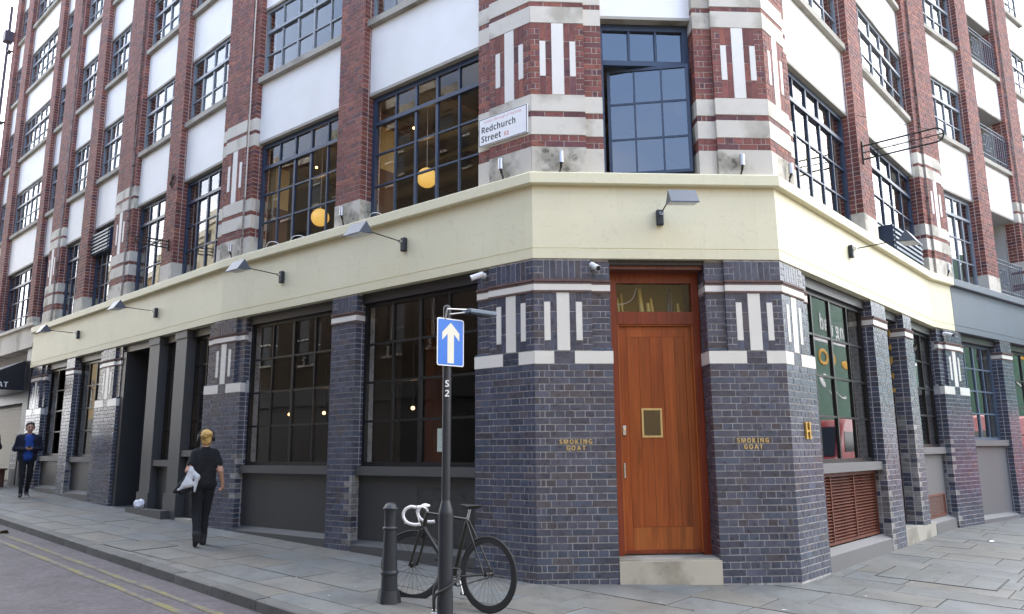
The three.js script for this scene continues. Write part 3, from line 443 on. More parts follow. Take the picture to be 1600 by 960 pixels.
sweep(nodesStone, [[-0.34, 4.15], [0.02, 4.15], [0.02, 4.25], [0.0, 4.26], [0.0, 4.7], [0.06, 4.72], [0.06, 4.80], [-0.34, 4.8]], 'fascia', M.stone, bld).userData.label = 'dirty unpainted stone fascia';

// ---- upper bays: windows, white spandrels, sills
function bay(F, a, b, o = {}) {
  const fr = o.far, w = b - a, cols = o.cols || Math.max(1, Math.round(w / 0.43));
  for (let k = 0; k < 5; k++) {
    const y0 = k ? SILL[k] + 0.1 : CT, y1 = HEAD[k] - 0.035, hh = y1 - y0;
    if (k || !o.noFirst) {
      if (!(o.balcony)) {
        const first = k === 0, mat = first ? (o.first || M.navyFrame) : M.greyFrame, n = first ? 4 : 3, rows = Array.from({ length: n - 1 }, (_, i) => first ? y0 + 0.09 + (hh - 0.14) * [0.265, 0.53, 0.79][i] : y0 + hh * (i + 1) / n);
        win(F, a, b, y0 + (first ? 0.002 : 0), y1, first ? 0.2 : 0.155, { cols, rows, mat, ft: first ? 0.075 : 0.045, bt: first ? 0.026 : 0.024, transom: first ? 2 : 1, thick: [Math.floor(cols / 2) - 1, Math.floor(cols / 2)], glass: first && F === L1 ? M.clearGlass : M.glass, far: fr || k > (o.near ?? 1), wob: first ? 1 : 1.3 });
      } else {
        win(F, a, b, y0 + 0.05, y1, 0.75, { cols: 3, rows: [y0 + hh * 0.66], mat: M.blueGrey, ft: 0.06, far: true });
        for (const s of [a, b]) box1('reveal', M.soffit, bld, F, s === a ? a - 0.2 : b, s === a ? a : b + 0.2, y0, y1, -0.9, -0.37); box1('balcony_ceiling', M.soffit, bld, F, a, b, y1 - 0.004, y1 + 0.03, -0.9, -0.13);
        box1('balcony_floor', M.concrete, bld, F, a, b, y0 - 0.1, y0 + 0.02, -0.9, -0.13);
      }
    }
    box1('lintel', M.concrete, bld, F, a, b, HEAD[k] - 0.034, HEAD[k] + 0.012, -0.34, -0.122);
    box1('spandrel_panel', M.white, bld, F, a, b, HEAD[k] + 0.012, k < 4 ? SILL[k + 1] : 16.4, -0.34, -0.13, [1, 1, 1], rng() * 3, rng() * 3);
    if (k < 4) { const m = new MB(), y = SILL[k + 1]; m.box(F, a - (o.balcony ? 0 : 0.03), b, y + 0.002, y + 0.1, -0.34, -0.045); m.build('sill', M.concrete, bld); }
  }
  if (o.balcony) for (let k = 0; k < 4; k++) railing(F, a, b, k ? SILL[k] + 0.1 : CT);
}
function railing(F, a, b, y0) {
  const g = grp('balcony_railing', bld), o = -0.11, bar = (s0, ya, s1, yb, r = 0.009) => new MB().bar(F.pt(s0, ya, o), F.pt(s1, yb, o), r, [1, 1, 1], 5), y1 = y0 + 0.86;
  for (const y of [y1, y1 - 0.09, y0 + 0.16, y0 + 0.05]) bar(a, y, b, y, 0.012).build('rail', M.blueGrey, g);
  const n = 13; for (let i = 0; i <= n; i++) { const s = mix(a + 0.03, b - 0.03, i / n); if (i > 2 && i < 7) continue; bar(s, y0, s, y1).build('baluster', M.blueGrey, g); }
  const s0 = mix(a, b, 0.21), s1 = mix(a, b, 0.49), q = (u, v, w, x) => bar(mix(s0, s1, u), mix(y0 + 0.16, y1 - 0.09, v), mix(s0, s1, w), mix(y0 + 0.16, y1 - 0.09, x), 0.008).build('fret', M.blueGrey, g);
  for (const e of [[0.2, 0.18, 0.8, 0.18], [0.2, 0.82, 0.8, 0.82], [0.2, 0.18, 0.2, 0.82], [0.8, 0.18, 0.8, 0.82], [0, 0.35, 0.2, 0.35], [0, 0.65, 0.2, 0.65], [0.8, 0.35, 1, 0.35], [0.8, 0.65, 1, 0.65], [0.4, 0.18, 0.4, 0.82], [0.6, 0.18, 0.6, 0.82]]) q(...e);
}
bay(L1, 0.88, 3.10, { cols: 5 }); bay(L1, 3.66, 5.95, { cols: 5, near: 2 }); bay(L2, 6.95, 8.72, { cols: 4, near: 2 }); bay(L2, 9.22, 10.95, { cols: 4 }); bay(L2, 12.0, 13.42, { cols: 4, near: 0 }); bay(L2, 13.95, 15.42, { cols: 4, far: true });
bay(L2, 16.42, 17.15, { cols: 2, far: true }); bay(L2, 17.56, 20.4, { cols: 6, far: true }); bay(L2, 20.97, 21.95, { cols: 2, far: true });
bay(R1, 0.88, 3.45, { cols: 5 }); bay(R1, 4.08, 7.2, { cols: 5, near: 1 }); bay(R2, 8.22, 9.86, { cols: 4, near: 0, first: M.greyFrame }); bay(R2, 10.48, 12.25, { balcony: true, far: true }); bay(R2, 13.25, 14.5, { far: true });
// the chamfer bay: first-floor window with an open pivot sash
{
  const a = 0.875, b = CW - 0.875, y0 = 4.66, y1 = HEAD[0] + 0.09, d = 0.24, tr = 6.19;
  const g = grp('window', bld), m = new MB(), z0 = -d - 0.08, z1 = -d;
  m.box(C, a, a + 0.06, y0, y1, z0, z1); m.box(C, b - 0.075, b, y0, y1, z0, z1); m.box(C, a + 0.06, b - 0.075, y0, y0 + 0.075, z0, z1 + 0.02); m.box(C, a + 0.06, b - 0.075, y1 - 0.085, y1, z0, z1 - 0.003); m.box(C, a + 0.06, b - 0.075, tr - 0.035, tr + 0.03, z0, z1 + 0.008);
  const c0 = a + 0.06, c1 = b - 0.075; for (const k of [1, 2]) m.box(C, mix(c0, c1, k / 3) - 0.014, mix(c0, c1, k / 3) + 0.014, tr + 0.03, y1 - 0.085, z0 + 0.02, z1 - 0.012);
  m.build('frame', M.navyFrame, g);
  for (let i = 0; i < 3; i++) new MB().quad(C.pt(mix(c0, c1, i / 3), tr + 0.02, -d - 0.04), C.pt(mix(c0, c1, (i + 1) / 3), tr + 0.02, -d - 0.042), C.pt(mix(c0, c1, (i + 1) / 3), y1 - 0.08, -d - 0.044), C.pt(mix(c0, c1, i / 3), y1 - 0.08, -d - 0.04)).build('pane', M.blueGlass, g);
  const cm = (c0 + c1) / 2 + 0.05, w = (c1 - c0) / 2 - 0.008, h0 = y0 + 0.08, h1 = tr - 0.04, S = frame(cm, -d - 0.03, -13, 1, 0), sm = new MB(), t = 0.038;
  sm.box(S, -w, -w + t, h0, h1, -0.03, 0.02); sm.box(S, w - t, w, h0, h1, -0.03, 0.02); sm.box(S, -w + t, w - t, h0, h0 + t, -0.03, 0.018); sm.box(S, -w + t, w - t, h1 - t, h1, -0.03, 0.018);
  for (const k of [1, 2]) { const s = mix(-w, w, k / 3), y = mix(h0, h1, k / 3); sm.box(S, s - 0.012, s + 0.012, h0 + t, h1 - t, -0.022, 0.012); sm.box(S, -w + t, w - t, y - 0.012, y + 0.012, -0.024, 0.009); }
  const sash = sm.build('open_sash', M.navyFrame, g);
  for (let i = 0; i < 3; i++) for (let j = 0; j < 3; j++) { const e = rnd(-0.002, 0.002), f = rnd(-0.002, 0.002); new MB().quad(S.pt(mix(-w, w, i / 3), mix(h0, h1, j / 3), e), S.pt(mix(-w, w, (i + 1) / 3), mix(h0, h1, j / 3), -e), S.pt(mix(-w, w, (i + 1) / 3), mix(h0, h1, (j + 1) / 3), f - e), S.pt(mix(-w, w, i / 3), mix(h0, h1, (j + 1) / 3), f + e)).build('pane', M.blueGlass, sash.parent); }
  box1('sill', M.navyFrame, bld, C, a, b, CT, y0, -0.36, -0.2);
  for (let k = 0; k < 5; k++) {
    const hd = k ? HEAD[k] : HEAD[0] + 0.1; box1('lintel', M.concrete, bld, C, a, b, hd - 0.008, hd + 0.03, -0.34, -0.12); box1('spandrel_panel', M.white, bld, C, a, b, hd + 0.03, k < 4 ? SILL[k + 1] : 16.4, -0.34, -0.13);
    if (k < 4) { box1('sill', M.concrete, bld, C, a, b, SILL[k + 1] + 0.002, SILL[k + 1] + 0.1, -0.34, -0.045); const q0 = SILL[k + 1] + 0.1, q1 = HEAD[k + 1] - 0.01; win(C, a, b, q0, q1, 0.28, { cols: 3, rows: [mix(q0, q1, 0.33), mix(q0, q1, 0.66)], mat: M.greyFrame, far: true }); }
  }
}
farPanes.build('distant_window_panes', M.glass, bld).userData.kind = 'stuff';
// parapet and roof
sweep([{ F: L2, s: 22.4 }, { F: L2, G: L1, s: 6.6 }, { F: L1, G: C, s: 0 }, { F: C, G: R1, s: CW }, { F: R1, G: R2, s: 6.95 }, { F: R2, s: 14.5 }], [[-0.4, 16.4], [-0.06, 16.4], [-0.06, TOP + 0.1], [0.06, TOP + 0.12], [0.06, TOP + 0.25], [-0.4, TOP + 0.25]], 'parapet', M.stone, bld);

// ---- rooms behind the windows
{
  const nodes = [[L2, 22.4], [L2, 6.6], [L1, 0.0], [C, CW], [R1, 6.95], [R2, 14.5]];
  const outer = [L2.pt(22.4, 0, -0.345), L1.pt(6.6, 0, -0.345), V(0.14, 0, -0.345), V(CW - 0.14, 0, -0.345), R1.pt(6.95, 0, -0.345), R2.pt(14.5, 0, -0.345)], back = [R2.pt(14.5, 0, -7.5), V(1.5, 0, -12), L2.pt(22.4, 0, -7.5)];
  const sh = new THREE.Shape([...outer, ...back].map(p => new THREE.Vector2(p.x, -p.z)));
  const slab = (y0, y1, mat, name) => { const g = new THREE.ExtrudeGeometry(sh, { depth: y1 - y0, bevelEnabled: false }); g.rotateX(-Math.PI / 2); g.translate(0, y0, 0); return mk(g, mat, name, bld); };
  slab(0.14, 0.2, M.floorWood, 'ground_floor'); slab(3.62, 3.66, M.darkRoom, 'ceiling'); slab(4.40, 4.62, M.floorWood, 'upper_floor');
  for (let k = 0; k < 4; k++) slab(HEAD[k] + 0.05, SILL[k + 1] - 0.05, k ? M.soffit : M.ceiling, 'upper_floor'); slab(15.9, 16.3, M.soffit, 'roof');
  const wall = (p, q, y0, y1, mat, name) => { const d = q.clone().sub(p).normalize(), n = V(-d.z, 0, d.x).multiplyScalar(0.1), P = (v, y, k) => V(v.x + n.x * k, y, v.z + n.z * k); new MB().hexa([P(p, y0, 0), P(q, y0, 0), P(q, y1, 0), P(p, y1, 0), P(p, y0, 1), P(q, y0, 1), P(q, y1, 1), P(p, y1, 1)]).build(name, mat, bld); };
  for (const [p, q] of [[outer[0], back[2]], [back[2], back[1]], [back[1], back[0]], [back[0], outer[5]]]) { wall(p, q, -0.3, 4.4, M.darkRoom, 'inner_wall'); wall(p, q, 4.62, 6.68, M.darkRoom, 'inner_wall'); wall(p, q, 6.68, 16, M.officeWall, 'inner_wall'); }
  // partition walls a few metres in
  wall(L1.pt(7.2, 0, -7.4), L1.pt(0.4, 0, -7.4), 0.2, 3.62, M.brownWall, 'inner_wall'); wall(L2.pt(17, 0, -4.2), L2.pt(7.0, 0, -4.2), 0.2, 3.62, M.darkRoom, 'inner_wall');
  wall(L1.pt(7.2, 0, -7.4), L1.pt(0.4, 0, -7.4), 4.62, 6.66, M.brownWall, 'inner_wall');
  for (const [F, s, w, y] of [[L1, 3.62, 0.12, 5.75], [L1, 6.42, 0.12, 5.7], [R1, 3.7, 0.2, 4.62]]) { box1('inner_column', M.yellowWall, bld, F, s - w, s + w, y, 6.66, -1.0, -0.72); if (y > 5) box1('inner_column', M.brownWall, bld, F, s - w, s + w, 4.62, y, -1.0, -0.72); }
  box1('inner_column', std(0.16, 0.045, 0.02, 0.8), bld, L1, 3.85, 4.05, 0.2, 3.62, -2.6, -2.3);
  // exposed ceiling ducts and beams over the first floor
  for (const [o, r] of [[-1.4, 0.09], [-2.1, 0.05], [-2.9, 0.12]]) new MB().bar(L1.pt(-0.5, 6.35, o), L1.pt(6.9, 6.35, o), r, [1, 1, 1], 10).build('ceiling_duct', std(0.16, 0.145, 0.10, 0.5), bld);
  for (let i = 0; i < 5; i++) box1('ceiling_beam', M.brownWall, bld, L1, 0.6 + i * 1.4, 0.72 + i * 1.4, 6.45, 6.62, -5.4, -0.6);
}

// ---- ground floor bays
function shopWindow(F, a, b, o = {}) {
  const y0 = o.y0 ?? 1.225, y1 = o.y1 ?? 3.46, d = o.d ?? 0.155, rows = [1, 2, 3].map(k => mix(y0 + 0.07, y1 - 0.05, k / 4));
  win(F, a, b, y0, y1, d, { cols: o.cols || 4, rows, mat: o.mat || M.blackFrame, ft: 0.055, bt: 0.03, thick: [1], wob: 0.7, far: o.far, glass: F === L1 || F === L2 ? M.clearGlass : M.glass });
  box1('lintel', M.steel, bld, F, a, b, y1, 3.6, -0.34, -0.10);
  if (o.noSill) return;
  box1('sill', o.sill || M.greySill, bld, F, a - 0.0, b + 0.0, y0 - 0.115, y0 - 0.001, -0.3, -0.045);
  const base = o.base ?? 0.2;
  if (o.panel !== null) { box1('stall_riser', o.panel || M.greyPaint, bld, F, a, b, base - 0.25, y0 - 0.116, -0.34, -0.125); }
  const m = new MB(), pt = (s, y, q) => F.pt(s, y, q), lo = F.sx < 0 ? [b, a] : [a, b]; // sloping plinth
  m.hexa([pt(lo[0], base - 0.5, -0.004), pt(lo[1], base - 0.5, -0.004), pt(lo[1], base - 0.04, -0.004), pt(lo[0], base - 0.04, -0.004), pt(lo[0], base - 0.5, -0.13), pt(lo[1], base - 0.5, -0.13), pt(lo[1], base + 0.02, -0.13), pt(lo[0], base + 0.02, -0.13)]).build('plinth', o.plinth || M.greySill, bld);
}
shopWindow(L1, 0.9, 3.10, { base: 0.25 }); shopWindow(L1, 3.64, 5.90, { base: 0.29 });
shopWindow(L2, 12.06, 13.52, { base: 0.62, y0: 1.36, cols: 3 }); shopWindow(L2, 14.04, 15.62, { base: 0.68, y0: 1.38, cols: 3, far: true });
// painted cavity vent brick panel in the riser next to the corner pier
box1('vent_panel', std(0.05, 0.05, 0.046, 0.8, { map: Tspeck }), bld, L1, 0.93, 1.98, 0.3, 0.98, -0.126, -0.118);
// grey painted shopfront with two pilasters and a deep doorway
{
  const G = M.greyPaint, F = L2, post = (a, b) => { const g = grp('pilaster', bld); box1('shaft', M.greySill, g, F, a, b, 0.3, 3.6, -0.34, -0.03); box1('plinth', M.greySill, g, F, a - 0.03, b + 0.03, 0.2, 0.72, -0.3, 0.0); box1('capital', M.greySill, g, F, a - 0.02, b + 0.02, 3.46, 3.598, -0.3, -0.012); };
  post(7.90, 8.34); post(9.05, 9.5);
  for (const [a, b, y0] of [[7.0, 7.90, 1.47], [8.34, 9.05, 1.30]]) { win(F, a, b, y0, 3.46, 0.2, { cols: 2, rows: [1, 2, 3].map(k => mix(y0, 3.46, k / 4)), mat: M.blackFrame, ft: 0.05, bt: 0.028 }); box1('lintel', M.steel, bld, F, a, b, 3.46, 3.6, -0.34, -0.12); box1('sill', M.greySill, bld, F, a, b, y0 - 0.11, y0 - 0.001, -0.3, -0.05); box1('stall_riser', G, bld, F, a, b, 0.1, y0 - 0.111, -0.34, -0.16); }
  box1('step', M.greySill, bld, F, 8.1, 9.62, 0.1, 0.44, -0.03, 0.14); box1('plinth', M.concrete, bld, F, 7.0, 8.09, 0.05, 0.33, -0.15, -0.01);
  // doorway
  box1('lintel', M.steel, bld, F, 9.5, 10.88, 3.46, 3.6, -0.9, -0.10); box1('door_surround', G, bld, F, 10.70, 10.88, 0.1, 3.46, -1.05, -0.06); box1('door_surround', G, bld, F, 9.5, 9.62, 0.1, 3.46, -1.05, -0.341);
  const d = grp('door', bld); box1('leaf', M.steel, d, F, 9.62, 10.70, 0.36, 2.7, -1.02, -0.97); box1('transom_panel', M.steel, d, F, 9.62, 10.70, 2.75, 3.46, -1.02, -0.98); new MB().bar(F.pt(9.76, 1.2, -0.93), F.pt(9.76, 1.7, -0.93), 0.014).build('handle', M.silver, d);
  box1('threshold', M.concrete, bld, F, 9.62, 10.70, 0.1, 0.36, -1.04, -0.1);
}
// right-hand window over the slatted vent
shopWindow(R1, 0.9, 3.36, { cols: [1.36, 2.03, 2.715], base: 0.19, panel: null, sill: M.midGrey, plinth: M.midGrey });
function vent(F, a, b, y0, y1, o, divs, n) {
  const g = grp('vent', bld), m = new MB(); m.box(F, a, a + 0.03, y0, y1, o - 0.06, o); m.box(F, b - 0.03, b, y0, y1, o - 0.06, o); m.box(F, a + 0.03, b - 0.03, y0, y0 + 0.035, o - 0.06, o - 0.002); m.box(F, a + 0.03, b - 0.03, y1 - 0.03, y1, o - 0.06, o - 0.002);
  for (const s of divs) m.box(F, s - 0.014, s + 0.014, y0 + 0.035, y1 - 0.03, o - 0.058, o - 0.001); m.build('frame', M.louvre, g);
  const S = [a + 0.03, ...divs, b - 0.03], lo = F.sx < 0;
  for (let j = 0; j + 1 < S.length; j++) for (let i = 0; i < n; i++) { const y = mix(y0 + 0.045, y1 - 0.035, (i + 0.5) / n), h = (y1 - y0) / n * 0.5, p = S[j] + 0.012, q = S[j + 1] - 0.012; new MB().hexa([F.pt(p, y - h * 0.62, o - 0.008), F.pt(q, y - h * 0.62, o - 0.008), F.pt(q, y - h * 0.3, o - 0.008), F.pt(p, y - h * 0.3, o - 0.008), F.pt(p, y + h * 0.3, o - 0.062), F.pt(q, y + h * 0.3, o - 0.062), F.pt(q, y + h * 0.62, o - 0.062), F.pt(p, y + h * 0.62, o - 0.062)]).build('slat', M.louvre, g); }
}
vent(R1, 0.9, 3.36, 0.215, 1.085, -0.16, [1.55, 2.42], 20); box1('vent_head', M.louvre, bld, R1, 0.9, 3.36, 1.086, 1.108, -0.3, -0.14); box1('vent_wall', M.mortar, bld, R1, 0.9, 3.36, -0.1, 1.1, -0.52, -0.45);
// doorway beside it, with a step and upright gilt letters
{
  const F = R1; box1('lintel', M.steel, bld, F, 4.04, 5.46, 3.46, 3.6, -0.9, -0.10); box1('step', M.concrete, bld, F, 4.04, 5.75, -0.2, 0.215, -1.2, -0.002);
  const d = grp('door', bld); box1('leaf', std(0.05, 0.022, 0.018, 0.5, { map: Twood }), d, F, 4.04, 5.0, 0.22, 3.46, -0.62, -0.57); new MB().bar(F.pt(4.12, 1.1, -0.53), F.pt(4.12, 1.5, -0.53), 0.012).build('handle', M.brass, d);
  box1('door_side', std(0.05, 0.022, 0.018, 0.5, { map: Twood }), bld, F, 4.96, 5.004, 0.22, 3.46, -0.57, -0.241);
  for (const [a, b] of [[5.46, 7.2]]) { shopWindow(F, a, b, { cols: 3, y0: 1.42, base: 0.22, panel: M.midGrey, sill: M.midGrey, plinth: M.midGrey }); }
  vent(F, 5.75, 6.95, 0.24, 0.62, -0.10, [], 9); box1('plinth', M.midGrey, bld, F, 5.76, 7.2, -0.2, 0.16, -0.3, 0.004);
  const S = frame(...(() => { const p = F.pt(4.952, 0, -0.4); return [p.x, p.z]; })(), 44.9 - 90, 1, 0);
  ['V', 'I', 'A'].forEach(() => 0);
  const sg = thing('gilt_letters', 'upright gilt letters fixed in the dark doorway beside the slatted vent', 'letters');
  ['I', 'I', 'D', 'I', 'A'].forEach((ch, i) => { const g = letters(ch, 0.2, 0.03)[0]; g.rotateZ(-Math.PI / 2); g.computeBoundingBox(); g.translate(0, 3.28 - i * 0.235, 0); g.applyMatrix4(onWall(S, 0.0, 0, 0.01)); mk(g, M.gold, 'letter', sg); });
}
// far right window in the grey section
shopWindow(R2, 8.25, 10.05, { cols: 4, y0: 1.55, base: 0.12, d: 0.2, mat: M.blueGrey, panel: M.midGrey, sill: M.midGrey, plinth: M.midGrey }); shopWindow(R2, 10.62, 14.5, { cols: 4, y0: 1.0, base: 0.12, mat: M.steel, panel: M.steel });
// left of the cream fascia: neighbouring shop bay in the same wall with dark recess and roller shutter
{
  box1('shop_recess', M.soffit, bld, L2, 16.76, 22.4, 0.2, 4.15, -0.5, -0.34); const g = grp('roller_shutter', bld);
  for (let i = 0; i < 26; i++) box1('slat', std(0.42, 0.40, 0.33, 0.5), g, L2, 17.9, 20.6, 0.75 + i * 0.075, 0.817 + i * 0.075, -0.335, -0.30 + (i % 2) * 0.004);
  box1('shutter_box', M.steel, bld, L2, 17.5, 21, 2.75, 3.05, -0.338, -0.1); box1('pilaster', M.greyPaint, bld, L2, 16.9, 17.35, 0.3, 4.15, -0.338, -0.05);
}
// ---- front door in the chamfer
{
  const a = 0.895, b = CW - 0.895, d = 0.3, F = C, Fm = M.doorFrame, g = grp('door', bld);
  box1('lintel', M.steel, bld, F, a, b, 3.545, 3.6, -0.6, -0.06); box1('lintel_board', M.louvre, bld, F, a, b, 3.50, 3.55, -0.3, -0.10);
  const fr = new MB(); fr.box(F, a, a + 0.125, 0.245, 3.5, -d - 0.1, -d); fr.box(F, b - 0.085, b, 0.245, 3.5, -d - 0.1, -d); fr.box(F, a + 0.125, b - 0.085, 3.38, 3.5, -d - 0.1, -d - 0.002); fr.box(F, a + 0.125, b - 0.085, 2.88, 3.03, -d - 0.1, -d + 0.004); fr.build('frame', Fm, g);
  const bead = new MB(); bead.box(F, a + 0.126, a + 0.14, 0.27, 2.878, -d - 0.05, -d - 0.012); bead.box(F, b - 0.10, b - 0.086, 0.27, 2.878, -d - 0.05, -d - 0.012); bead.box(F, a + 0.141, b - 0.101, 2.862, 2.878, -d - 0.05, -d - 0.014); bead.build('bead', M.doorKick, g);
  const l0 = a + 0.135, l1 = b - 0.095, z = -d - 0.055, leaf = grp('door_leaf', g), px = [1.133, 1.275, 1.412, 1.56, 1.703, 1.843].map(v => clamp(v, l0 + 0.1, l1 - 0.09));
  const gx0 = 1.285, gx1 = 1.515, gy0 = 1.56, gy1 = 1.885;
  const pl = (s0, s1, y0, y1, m, z1 = z, nm = 'plank', ou = rng(), ov = rng()) => box1(nm, m, leaf, F, s0, s1, y0, y1, z - 0.04, z1, [1, 1, 1], ou - s0 * 0.7, ov);
  pl(l0, px[0] - 0.002, 0.265, 2.86, M.door[2], z + 0.004, 'stile'); pl(px[5] + 0.002, l1, 0.265, 2.86, M.door[3], z + 0.004, 'stile'); pl(px[0], px[5], 2.735, 2.86, M.door[4], z + 0.003, 'top_rail'); pl(px[0], px[5], 0.30, 0.548, M.doorKick, z + 0.006, 'kick_panel'); pl(l0, l1, 0.262, 0.30, M.doorFrame, z + 0.018, 'weather_bar');
  for (let i = 0; i < 5; i++) { const s0 = px[i] + 0.0015, s1 = px[i + 1] - 0.0015, m = M.door[[0, 3, 2, 4, 1][i]], ou = 0.11 + i * 0.17, ov = i * 0.23, q = (a, b, c, d) => pl(a, b, c, d, m, z, 'plank', ou + a - s0, ov); if (s1 < gx0 || s0 > gx1) q(s0, s1, 0.55, 2.733); else { q(s0, s1, 0.55, gy0); q(s0, s1, gy1, 2.733); if (s0 < gx0) q(s0, gx0, gy0, gy1); if (s1 > gx1) q(gx1, s1, gy0, gy1); } }
  const w = new MB(), t = 0.016; w.box(F, gx0 - 0.006, gx0 + t, gy0 - 0.006, gy1 + 0.006, z - 0.03, z + 0.012); w.box(F, gx1 - t, gx1 + 0.006, gy0 - 0.006, gy1 + 0.006, z - 0.03, z + 0.012); w.box(F, gx0 + t, gx1 - t, gy0 - 0.006, gy0 + t, z - 0.03, z + 0.011); w.box(F, gx0 + t, gx1 - t, gy1 - t, gy1 + 0.006, z - 0.03, z + 0.011);
  w.build('window_surround', M.brass, leaf); new MB().quad(F.pt(gx0 + 0.01, gy0 + 0.01, z - 0.01), F.pt(gx1 - 0.01, gy0 + 0.01, z - 0.012), F.pt(gx1 - 0.01, gy1 - 0.01, z - 0.011), F.pt(gx0 + 0.01, gy1 - 0.01, z - 0.01)).build('door_pane', M.glass, leaf);
  const lock = new RoundedBoxGeometry(0.05, 0.115, 0.03, 2, 0.012); lock.translate(l0 + 0.035, 1.635, z + 0.02); mk(lock, M.silver, 'lock', leaf); const kn = new THREE.CylinderGeometry(0.014, 0.014, 0.03, 12); kn.rotateX(Math.PI / 2); kn.translate(l0 + 0.035, 1.655, z + 0.045); mk(kn, M.chrome, 'keyhole', leaf);
  const hd = new RoundedBoxGeometry(0.026, 0.17, 0.022, 2, 0.009); hd.translate(l0 + 0.026, 1.18, z + 0.02); mk(hd, M.silver, 'handle', leaf);
  new MB().quad(F.pt(a + 0.12, 3.02, -d - 0.05), F.pt(b - 0.08, 3.02, -d - 0.052), F.pt(b - 0.08, 3.39, -d - 0.053), F.pt(a + 0.12, 3.39, -d - 0.05)).build('transom_pane', M.clearGlass, g);
  const st = grp('doorstep', bld); box1('front_stone', M.stepStone, st, F, 0.895, 2.025, -0.3, 0.222, -0.02, 0.012, [1, 1, 1], 1.3, 0.4); box1('tread', M.concrete, st, F, 0.895, b + 0.0, -0.3, 0.243, -0.5, -0.019);
  // things stored on a shelf behind the fanlight
  const sh = thing('stored_parasols', 'pale yellow and grey folded parasols stored behind the fanlight of the wooden door', 'parasols'); box1('shelf', M.brownWall, sh, F, a + 0.05, b - 0.05, 2.93, 2.97, -0.95, -0.42); box1('back_board', std(0.50, 0.45, 0.26, 0.9), sh, F, a, b, 2.97, 3.55, -1.0, -0.95);
  [[1.06, 1.05, 0.02, 0], [1.12, 1.10, 0.018, 0], [1.17, 1.15, 0.016, 0], [1.40, 1.38, 0.026, 0], [1.49, 1.48, 0.03, 0], [1.56, 1.52, 0.02, 0], [1.73, 1.74, 0.022, 1], [1.78, 1.76, 0.022, 1], [1.88, 1.86, 0.022, 0]].forEach(([s0, s1, r, k], i) => new MB().bar(F.pt(s0, 2.971, -0.6 - i % 3 * 0.04), F.pt(s1, 3.2 + (i % 4) * 0.06, -0.66), r * 1.3, [1, 1, 1], 8, r * 0.8).build('parasol', k ? M.midGrey : std(0.78, 0.66, 0.26, 0.8), sh));
  const c = new THREE.CatmullRomCurve3([F.pt(a + 0.13, 3.16, -0.5), F.pt(1.14, 3.16, -0.5), F.pt(1.25, 3.22, -0.5), F.pt(1.31, 3.36, -0.5)]); mk(new THREE.TubeGeometry(c, 16, 0.004, 5), M.whitePlastic, 'cable', sh);
}
// ---- emit bricks: the largest in view singly, the rest joined
{
  camera.updateMatrixWorld(); camera.updateProjectionMatrix(); const fr = new THREE.Frustum().setFromProjectionMatrix(new THREE.Matrix4().multiplyMatrices(camera.projectionMatrix, camera.matrixWorldInverse.copy(camera.matrixWorld).invert()));
  for (const kind of ['blue', 'red']) {
    const list = bricks.filter(b => b.kind === kind);
    for (const b of list) { const [s0, s1, y0, y1, o0, o1] = b.a, F = b.F, c = F.pt((s0 + s1) / 2, (y0 + y1) / 2, o1), v = camera.position.clone().sub(c), d = v.length(), dep = o1 - o0, front = dep < 0.11 && (s1 - s0) > 0.051; b.size = fr.containsPoint(c) ? (front ? (s1 - s0) * Math.abs(v.dot(V(F.N[0], 0, F.N[1]))) : dep * 0.3 * d) / d * (y1 - y0) / (d * d) : 0; }
    list.sort((p, q) => q.size - p.size);
    const rest = new MB();
    list.forEach((b, i) => { const m = i < 300 ? new MB() : rest; m.box(b.F, ...b.a, b.c, b.u, b.v, false); if (i < 300) m.build('brick', kind === 'blue' ? M.blueBrick : M.redBrick, b.P); });
    const r = rest.build(kind === 'blue' ? 'dark_blue_brickwork' : 'red_brickwork', kind === 'blue' ? M.blueBrick : M.redBrick, bld); r.userData.kind = 'stuff';
  }
}

// ------------------------------------------------------------------ things fixed to the building
function wallLamp(F, s, y, arm, rise, label) {
  const t = thing('wall_lamp', label, 'lamp', [0, 0, 0], 0, 'wall lamps along the fascia');
  const bl = new RoundedBoxGeometry(0.085, 0.19, 0.06, 2, 0.016); bl.applyMatrix4(onWall(F, s, y, 0.04)); mk(bl, M.postPaint, 'wall_block', t);
  const kn = new THREE.CylinderGeometry(0.022, 0.022, 0.06, 12); kn.rotateX(Math.PI / 2); kn.applyMatrix4(onWall(F, s, y + 0.03, 0.09)); mk(kn, M.chrome, 'swivel', t);
  new MB().bar(F.pt(s, y + 0.03, 0.09), F.pt(s, y + rise, arm), 0.0075).build('arm', M.iron, t);
  const yb = y + rise - 0.012, a = s - 0.01, b = s + 0.31, o0 = arm - 0.02, o1 = arm + 0.21, lo = F.sx < 0 ? [b, a] : [a, b], m = new MB(), P = (k, yy, o) => F.pt(lo[k], yy, o), om = (o0 + o1) / 2, yt = yb + 0.14, th = 0.006;
  m.quad(P(0, yb - 0.03, o1), P(1, yb - 0.03, o1), P(1, yt, om), P(0, yt, om)); m.quad(P(1, yb, o0), P(0, yb, o0), P(0, yt, om), P(1, yt, om));
  for (const k of [0, 1]) { const A = P(k, yb - 0.03, o1), B = P(k, yb, o0), T = P(k, yt, om), n = V(0, 0, 0).crossVectors(B.clone().sub(A), T.clone().sub(A)).normalize(); m.tri(A, B, T, n, [0, 0], [1, 0], [0, 1], [1, 1, 1]); }
  m.box(F, a, b, yb - 0.042, yb - 0.03, o1 - 0.008, o1 + 0.004);
  m.build('shade', M.lampShade, t);
  new MB().quad(P(0, yb - 0.012, o0 + 0.02), P(1, yb - 0.012, o0 + 0.02), P(1, yb - 0.03, o1 - 0.02), P(0, yb - 0.03, o1 - 0.02)).build('lens', M.whitePlastic, t);
}
wallLamp(L1, 2.132, 4.13, 0.60, 0.05, 'dark prism lamp on a rod, on the fascia between the corner and narrow pier');
